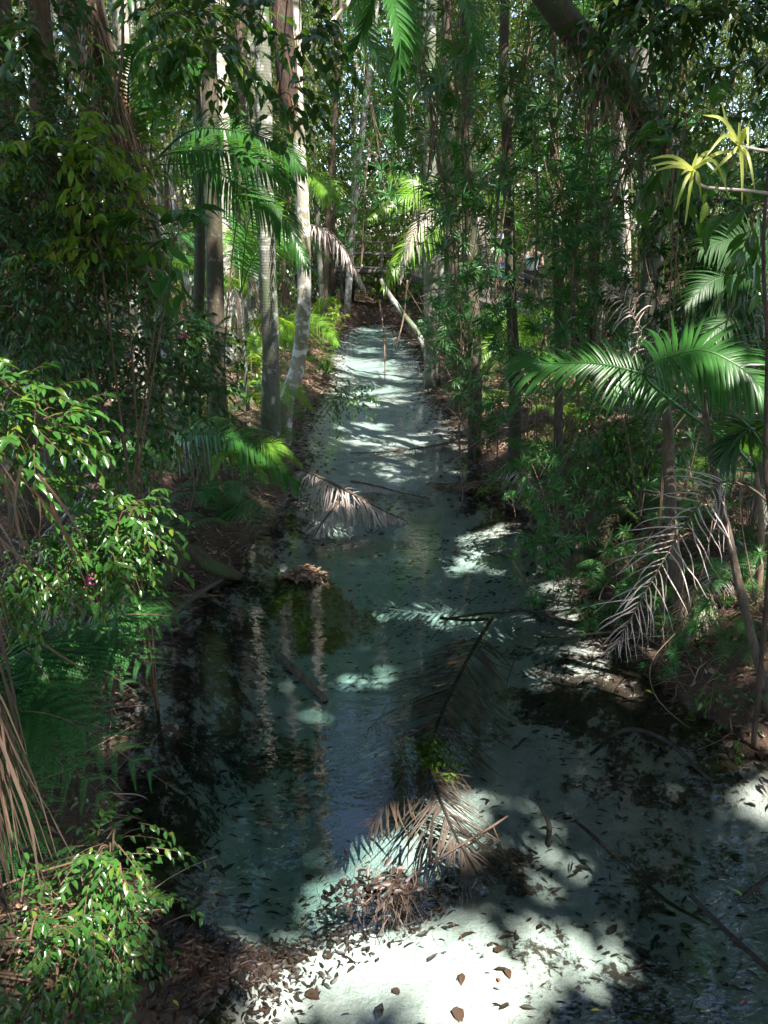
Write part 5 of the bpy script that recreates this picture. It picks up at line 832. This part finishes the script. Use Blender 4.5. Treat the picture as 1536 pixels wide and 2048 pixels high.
for px, py, Yd, kd, v, s_ in [(1450, 1330, 4.7, 'fern', 0, .5), (1500, 1240, 5.0, 'fern', 0, .6), (1300, 1250, 5.3, 'pandan', 2, .45), (1230, 1130, 6.1, 'fern', 0, .6), (1290, 1060, 6.8, 'fern', 0, .7), (1500, 1060, 6.0, 'shrub', 0, .5), (1420, 880, 7.2, 'fern', 0, .8), (1240, 960, 7.4, 'shrub', 1, .45), (1390, 1010, 6.6, 'pandan', 2, .7), (1050, 960, 8.4, 'fern', 1, .7), (1180, 1230, 5.6, 'fern', 0, .4), (1330, 1390, 4.7, 'pandan', 2, .4), (430, 1010, 7.6, 'fern', 0, .7), (350, 1040, 6.8, 'fern', 0, .6), (280, 960, 6.6, 'pandan', 2, .6), (520, 930, 9.6, 'fern', 1, .6)]:
    q_ = g3(px, py, Yd); put(kd, v, q_ + [0, 0, -.4 * s_ if kd == 'shrub' else 0], s_)
n_ = 0
for i in range(4000):
    if n_ >= 170: break
    y = rnd.uniform(6, 34); x = rnd.uniform(-1, 1) * (3 + y * .62)
    if not ok(x, y) : continue
    if y < 9 and x < 0 and x > -2.6: continue
    if y < 8.5 and x > 0: continue
    z = gzs(x, y); px_, py_, _ = proj(np.array([x, y, z + 1]))
    if (abs(px_ - 1030) < 50 + 900 / y and y < 26 and abs(py_ - 540) < 80 + 900 / y) or (abs(px_ - 705) < 90 and abs(py_ - 590) < 120): continue
    r_ = rnd.random(); left = x < 0
    if r_ < .34: put('palm', rnd.choice([0, 1, 1, 2]), (x, y, z), rnd.uniform(.8, 1.5))
    elif r_ < (.42 if left else .62): put('pandan', rnd.choice([0, 1]), (x, y, z + rnd.uniform(0, 2.5)), rnd.uniform(.9, 1.3))
    elif r_ < .85: put('shrub', rnd.choice([0, 1, 1, 2]), (x, y, z), rnd.uniform(.8, 1.4))
    else: put('fern', rnd.choice([0, 1]), (x, y, z), rnd.uniform(.8, 1.3))
    n_ += 1
# low growth crowding the water's edge
n_ = 0
for i in range(900):
    if n_ >= 85: break
    y = 5 + 24 * rnd.random() ** 1.3; l, r = edges(np.array([y])); left = rnd.random() < .45; x = (l[0] - rnd.uniform(.15, 1.6)) if left else (r[0] + rnd.uniform(.15, 2.2))
    z = gzs(x, y); px_, py_, _ = proj(np.array([x, y, z + .5]))
    if px_ < 0 or px_ > 1536 or (left and y < 8.0 and px_ < 520): continue
    if (not left) and y < 7 and px_ > 1150: sc_ = .45
    else: sc_ = rnd.uniform(.55, .95)
    k_ = rnd.random()
    if k_ < .45: put('fern', rnd.choice([0, 0, 1]), (x, y, z), sc_)
    elif k_ < .7: put('pandan', 2, (x, y, z), sc_)
    elif k_ < .85: put('shrub', 2, (x, y, z - .5 * sc_), sc_ * .8)
    else: put('palm', 2, (x, y, z), sc_ * .9)
    n_ += 1
# climbers hanging in front of the bare right-bank trunks
for px, py, Yd, v, s_ in [(900, 180, 11, 1, 1), (940, 120, 9.8, 1, 1), (915, 560, 12.5, 2, 1), (1010, 60, 8.6, 1, 1), (780, 200, 15, 1, 1.2), (1220, 560, 7.6, 2, .9), (1030, 700, 8.8, 2, .9), (955, 820, 9.6, 2, .8), (920, 760, 11, 2, 1), (1180, 700, 8, 2, .9)]:
    H = (1.0, 1.9, .6)[v] * s_; p = P(px, py, Yd); p[2] -= H; put('pandan', v, p, s_); FILL.pop()
# ------------------------------------------------------------------ boardwalk at the far end, with two walkers
t = thing('boardwalk', 'weathered timber boardwalk with rails crossing beyond the far end of the creek', 'boardwalk', (-3, 33, 0)); A = np.array([-5., 35, 1.95]); B = np.array([1.2, 33, 1.9]); C = np.array([4.8, 17.4, 1.02])
def slab(m, a, b, w, h, mi=0):
    d = nrm(b - a); s = nrm(np.cross(d, [0, 0, 1.])) * w / 2; u = np.array([0, 0, h / 2]); v = np.array([a - s - u, a + s - u, a + s + u, a - s + u, b - s - u, b + s - u, b + s + u, b - s + u]); m.add(v, np.array([[0, 1, 2, 3], [7, 6, 5, 4], [0, 4, 5, 1], [1, 5, 6, 2], [2, 6, 7, 3], [3, 7, 4, 0]]), mi)
m = MB(); mr = MB()
for a, b in ((A, B), (B, C)):
    L = np.linalg.norm(b - a); n = int(L / .15); d = (b - a) / L; s = nrm(np.cross(d, [0, 0, 1.]))
    for k in range(n): q = a + d * (k * .15); slab(m, q - s * .75, q + s * .75, .13, .04)
    for sg in (-1, 1):
        o_ = s * sg * .7; slab(m, a + o_ - [0, 0, .13], b + o_ - [0, 0, .13], .08, .2)
        for hh in (.55, 1.0): slab(mr, a + o_ + [0, 0, hh], b + o_ + [0, 0, hh], .06, .09)
        for k in range(int(L / 1.8) + 1):
            q = a + d * min(k * 1.8, L - .1) + o_; g_ = gzs(q[0], q[1]); mp_ = MB(); slab(mp_, np.array([q[0], q[1], g_ - .2]), np.array([q[0] + .001, q[1], q[2] + 1.03]), .1, .1) if False else tube(mp_, [(q[0], q[1], g_ - .2), (q[0], q[1], q[2] + 1.05)], .055, 6, 0, n=3); mp_.build('post', M['timber'], t)
m.build('deck', M['timber'], t); mr.build('handrail', M['timber'], t)
def person(label, foot, face, arms, top, legs, hat):
    t = thing('person', label, 'person', foot, 'walkers on the boardwalk'); f = np.asarray(foot, float); ca, sa = math.cos(face), math.sin(face)
    def W(x, y, z): return tuple(f + np.array([x * ca - y * sa, x * sa + y * ca, z]))
    J = {'pel': (0, 0, .95, .13), 'bel': (0, .01, 1.1, .125), 'che': (0, .02, 1.33, .15), 'nek': (0, .03, 1.5, .06), 'hd1': (0, .05, 1.6, .085), 'hd2': (0, .05, 1.7, .08)}
    E = [('pel', 'bel'), ('bel', 'che'), ('che', 'nek'), ('nek', 'hd1'), ('hd1', 'hd2')]
    for s, nme in ((-1, 'l'), (1, 'r')):
        J['sh' + nme] = (s * .19, .02, 1.42, .06); J['hip' + nme] = (s * .1, 0, .9, .095); J['kn' + nme] = (s * .11, .02 + .03 * s, .5, .06); J['an' + nme] = (s * .12, -.03 * s, .09, .04); J['to' + nme] = (s * .13, .16 - .03 * s, .04, .035)
        ex, wx = arms[0 if s < 0 else 1]; J['el' + nme] = (*ex, .045); J['wr' + nme] = (*wx, .032); hx = np.array(wx) + (np.array(wx) - np.array(ex)) * .3; J['ha' + nme] = (*hx, .03)
        E += [('che', 'sh' + nme), ('sh' + nme, 'el' + nme), ('el' + nme, 'wr' + nme), ('wr' + nme, 'ha' + nme), ('pel', 'hip' + nme), ('hip' + nme, 'kn' + nme), ('kn' + nme, 'an' + nme), ('an' + nme, 'to' + nme)]
    def skin(name, keys, grow, mat):
        ks = [k for k in J if k in keys]; me = bpy.data.meshes.new(name); me.from_pydata([W(*J[k][:3]) for k in ks], [(ks.index(a), ks.index(b)) for a, b in E if a in ks and b in ks], [])
        o = bpy.data.objects.new(name, me); COL.objects.link(o); attach(o, t); md = o.modifiers.new('skin', 'SKIN')
        for i, k in enumerate(ks): v = me.skin_vertices[0].data[i]; v.radius = (J[k][3] + grow,) * 2; v.use_root = (i == 0)
        s = o.modifiers.new('sub', 'SUBSURF'); s.levels = 2; s.render_levels = 2; me.materials.append(mat); return o
    skin('body', list(J), 0, M['skin'])
    if top: skin('shirt', ['bel', 'che', 'shl', 'shr', 'pel'], .022, top)
    skin('shorts', ['pel', 'hipl', 'hipr', 'knl', 'knr'], .022, legs)
    m = MB(); c = np.array(W(0, .05, 1.69)); th = np.linspace(0, 2 * math.pi, 14, endpoint=False)
    prof = [(.103, -.02), (.108, .03), (.09, .08), (.05, .11), (.005, .12)]; v = np.concatenate([[c + [r * math.cos(a), r * math.sin(a), z] for a in th] for r, z in prof]); i = np.arange(4)[:, None] * 14; j = np.arange(14); k = (j + 1) % 14
    m.add(v, np.stack([i + j, i + k, i + 14 + k, i + 14 + j], -1).reshape(-1, 4)); m.build('cap' if hat is M['white_cloth'] else 'hair', hat, t)
    return t
def onwalk(px):
    best = min(np.linspace(0, 1, 200), key=lambda u: abs(proj(B + (C - B) * u)[0] - px)); return B + (C - B) * best + [0, 0, .02]
p1 = P(1006, 500, 22.6); q1 = onwalk(998); q2 = onwalk(1058)
person('bare-backed walker in blue shorts and white cap on the boardwalk', q1, .4, [((-.34, .1, 1.2), (-.38, .22, .98)), ((.3, .12, 1.2), (.3, .3, 1.05))], None, M['blue'], M['white_cloth'])
person('walker in a pale shirt and dark shorts, right of the bare-backed one', q2, -.3, [((-.27, .0, 1.15), (-.28, .12, .93)), ((.27, 0, 1.15), (.28, .1, .93))], M['white_cloth'], M['dark_cloth'], M['dark_cloth'])
print('PEOPLE', proj(q1 + [0, 0, 1.75]), proj(q2 + [0, 0, 1.75]), q1, q2)
# fibres and climbing foliage on the thick leaning trunk, upper right
tl = [o for o in bpy.data.objects if o.get('label', '').startswith('thick dark trunk leaning')][0]
ax_p = smooth_path([P(1420, 560, 8), P(1345, 330, 7.7), P(1250, 180, 7.4), P(1140, 50, 7.1)], 60)
i = RG.integers(0, 60, 500); q = ax_p[i] + nrm(RG.normal(0, 1, (500, 3))) * .13; m = MB(); strips(m, q, RG.normal(0, .4, (500, 3)) + [0.2, 0, -1], RG.uniform(.2, .7, 500), RG.uniform(.006, .014, 500), rdir(500), droop=.8, nseg=6, curl=.8, jit=.14, prof='x'); m.build('hanging_straps', M['litter'], tl)
# plants of which nothing can be seen from the bridge are left out
KILL = {61,64,65,67,68,69,70,72,74,75,76,77,78,81,82,85,87,88,91,92,93,95,96,97,98,99,100,101,103,106,108,112,113,115,116,119,120,121,122,123,124,125,126,130,132,134,135,137,138,139,140,141,143,144,145,146,148,149,151,152,153,154,155,156,157,160,161,162,167,169,170,171,172,173,175,176,178,179,181,182,184,185,186,189,193,195,199,201,202,203,206,207,209,210,211,213,214,216,218,220,221,222,224,225,227,228,229,233,236,238,241,245,259,265,271,272,273,274,275,279,290,291,303,315,319,320,321,326,330,331,340,343,344,347,352,353,354,356,357}
for k_, o in enumerate(FILL + VINES):
    if k_ in KILL:
        for c_ in list(o.children): bpy.data.objects.remove(c_)
        bpy.data.objects.remove(o)
# ------------------------------------------------------------------ every repeat gets a label of its own: look, landmark, then order by distance
bpy.context.view_layer.update()
def spot(o):
    return np.array(o.location) + np.array([0, 0, 1.6 if o.name.startswith('forest_tree') else 0])
for o in list(bpy.data.objects):
    if o.parent is None and o.name.startswith('forest_tree'): o['label'] = o['label'] + ' ' + where(spot(o))
byl = {}
for o in bpy.data.objects:
    if o.parent is None and o.get('label') and o.get('kind') != 'stuff': byl.setdefault(o['label'], []).append(o)
ORD = ['nearest', 'second nearest', 'third nearest', 'fourth nearest', 'fifth nearest', 'sixth nearest', 'seventh nearest', 'eighth nearest', 'ninth nearest']
CNT = {2: 'two', 3: 'three', 4: 'four', 5: 'five', 6: 'six', 7: 'seven', 8: 'eight', 9: 'nine', 10: 'ten'}
def dist(o):
    if o.type == 'MESH': c = sum((Vector(b) for b in o.bound_box), Vector()) / 8; return (o.matrix_world @ c).length
    return o.location.length
for lb, os_ in byl.items():
    if len(os_) < 2: continue
    os_.sort(key=dist); n = len(os_)
    for i, o in enumerate(os_):
        tail = 'farthest' if i == n - 1 and n > 2 else ('farther' if n == 2 and i == 1 else ('nearer' if n == 2 else (ORD[i] if i < 9 else 'far')))
        o['label'] = f'{lb}, {tail} of {CNT.get(n, "them")}'
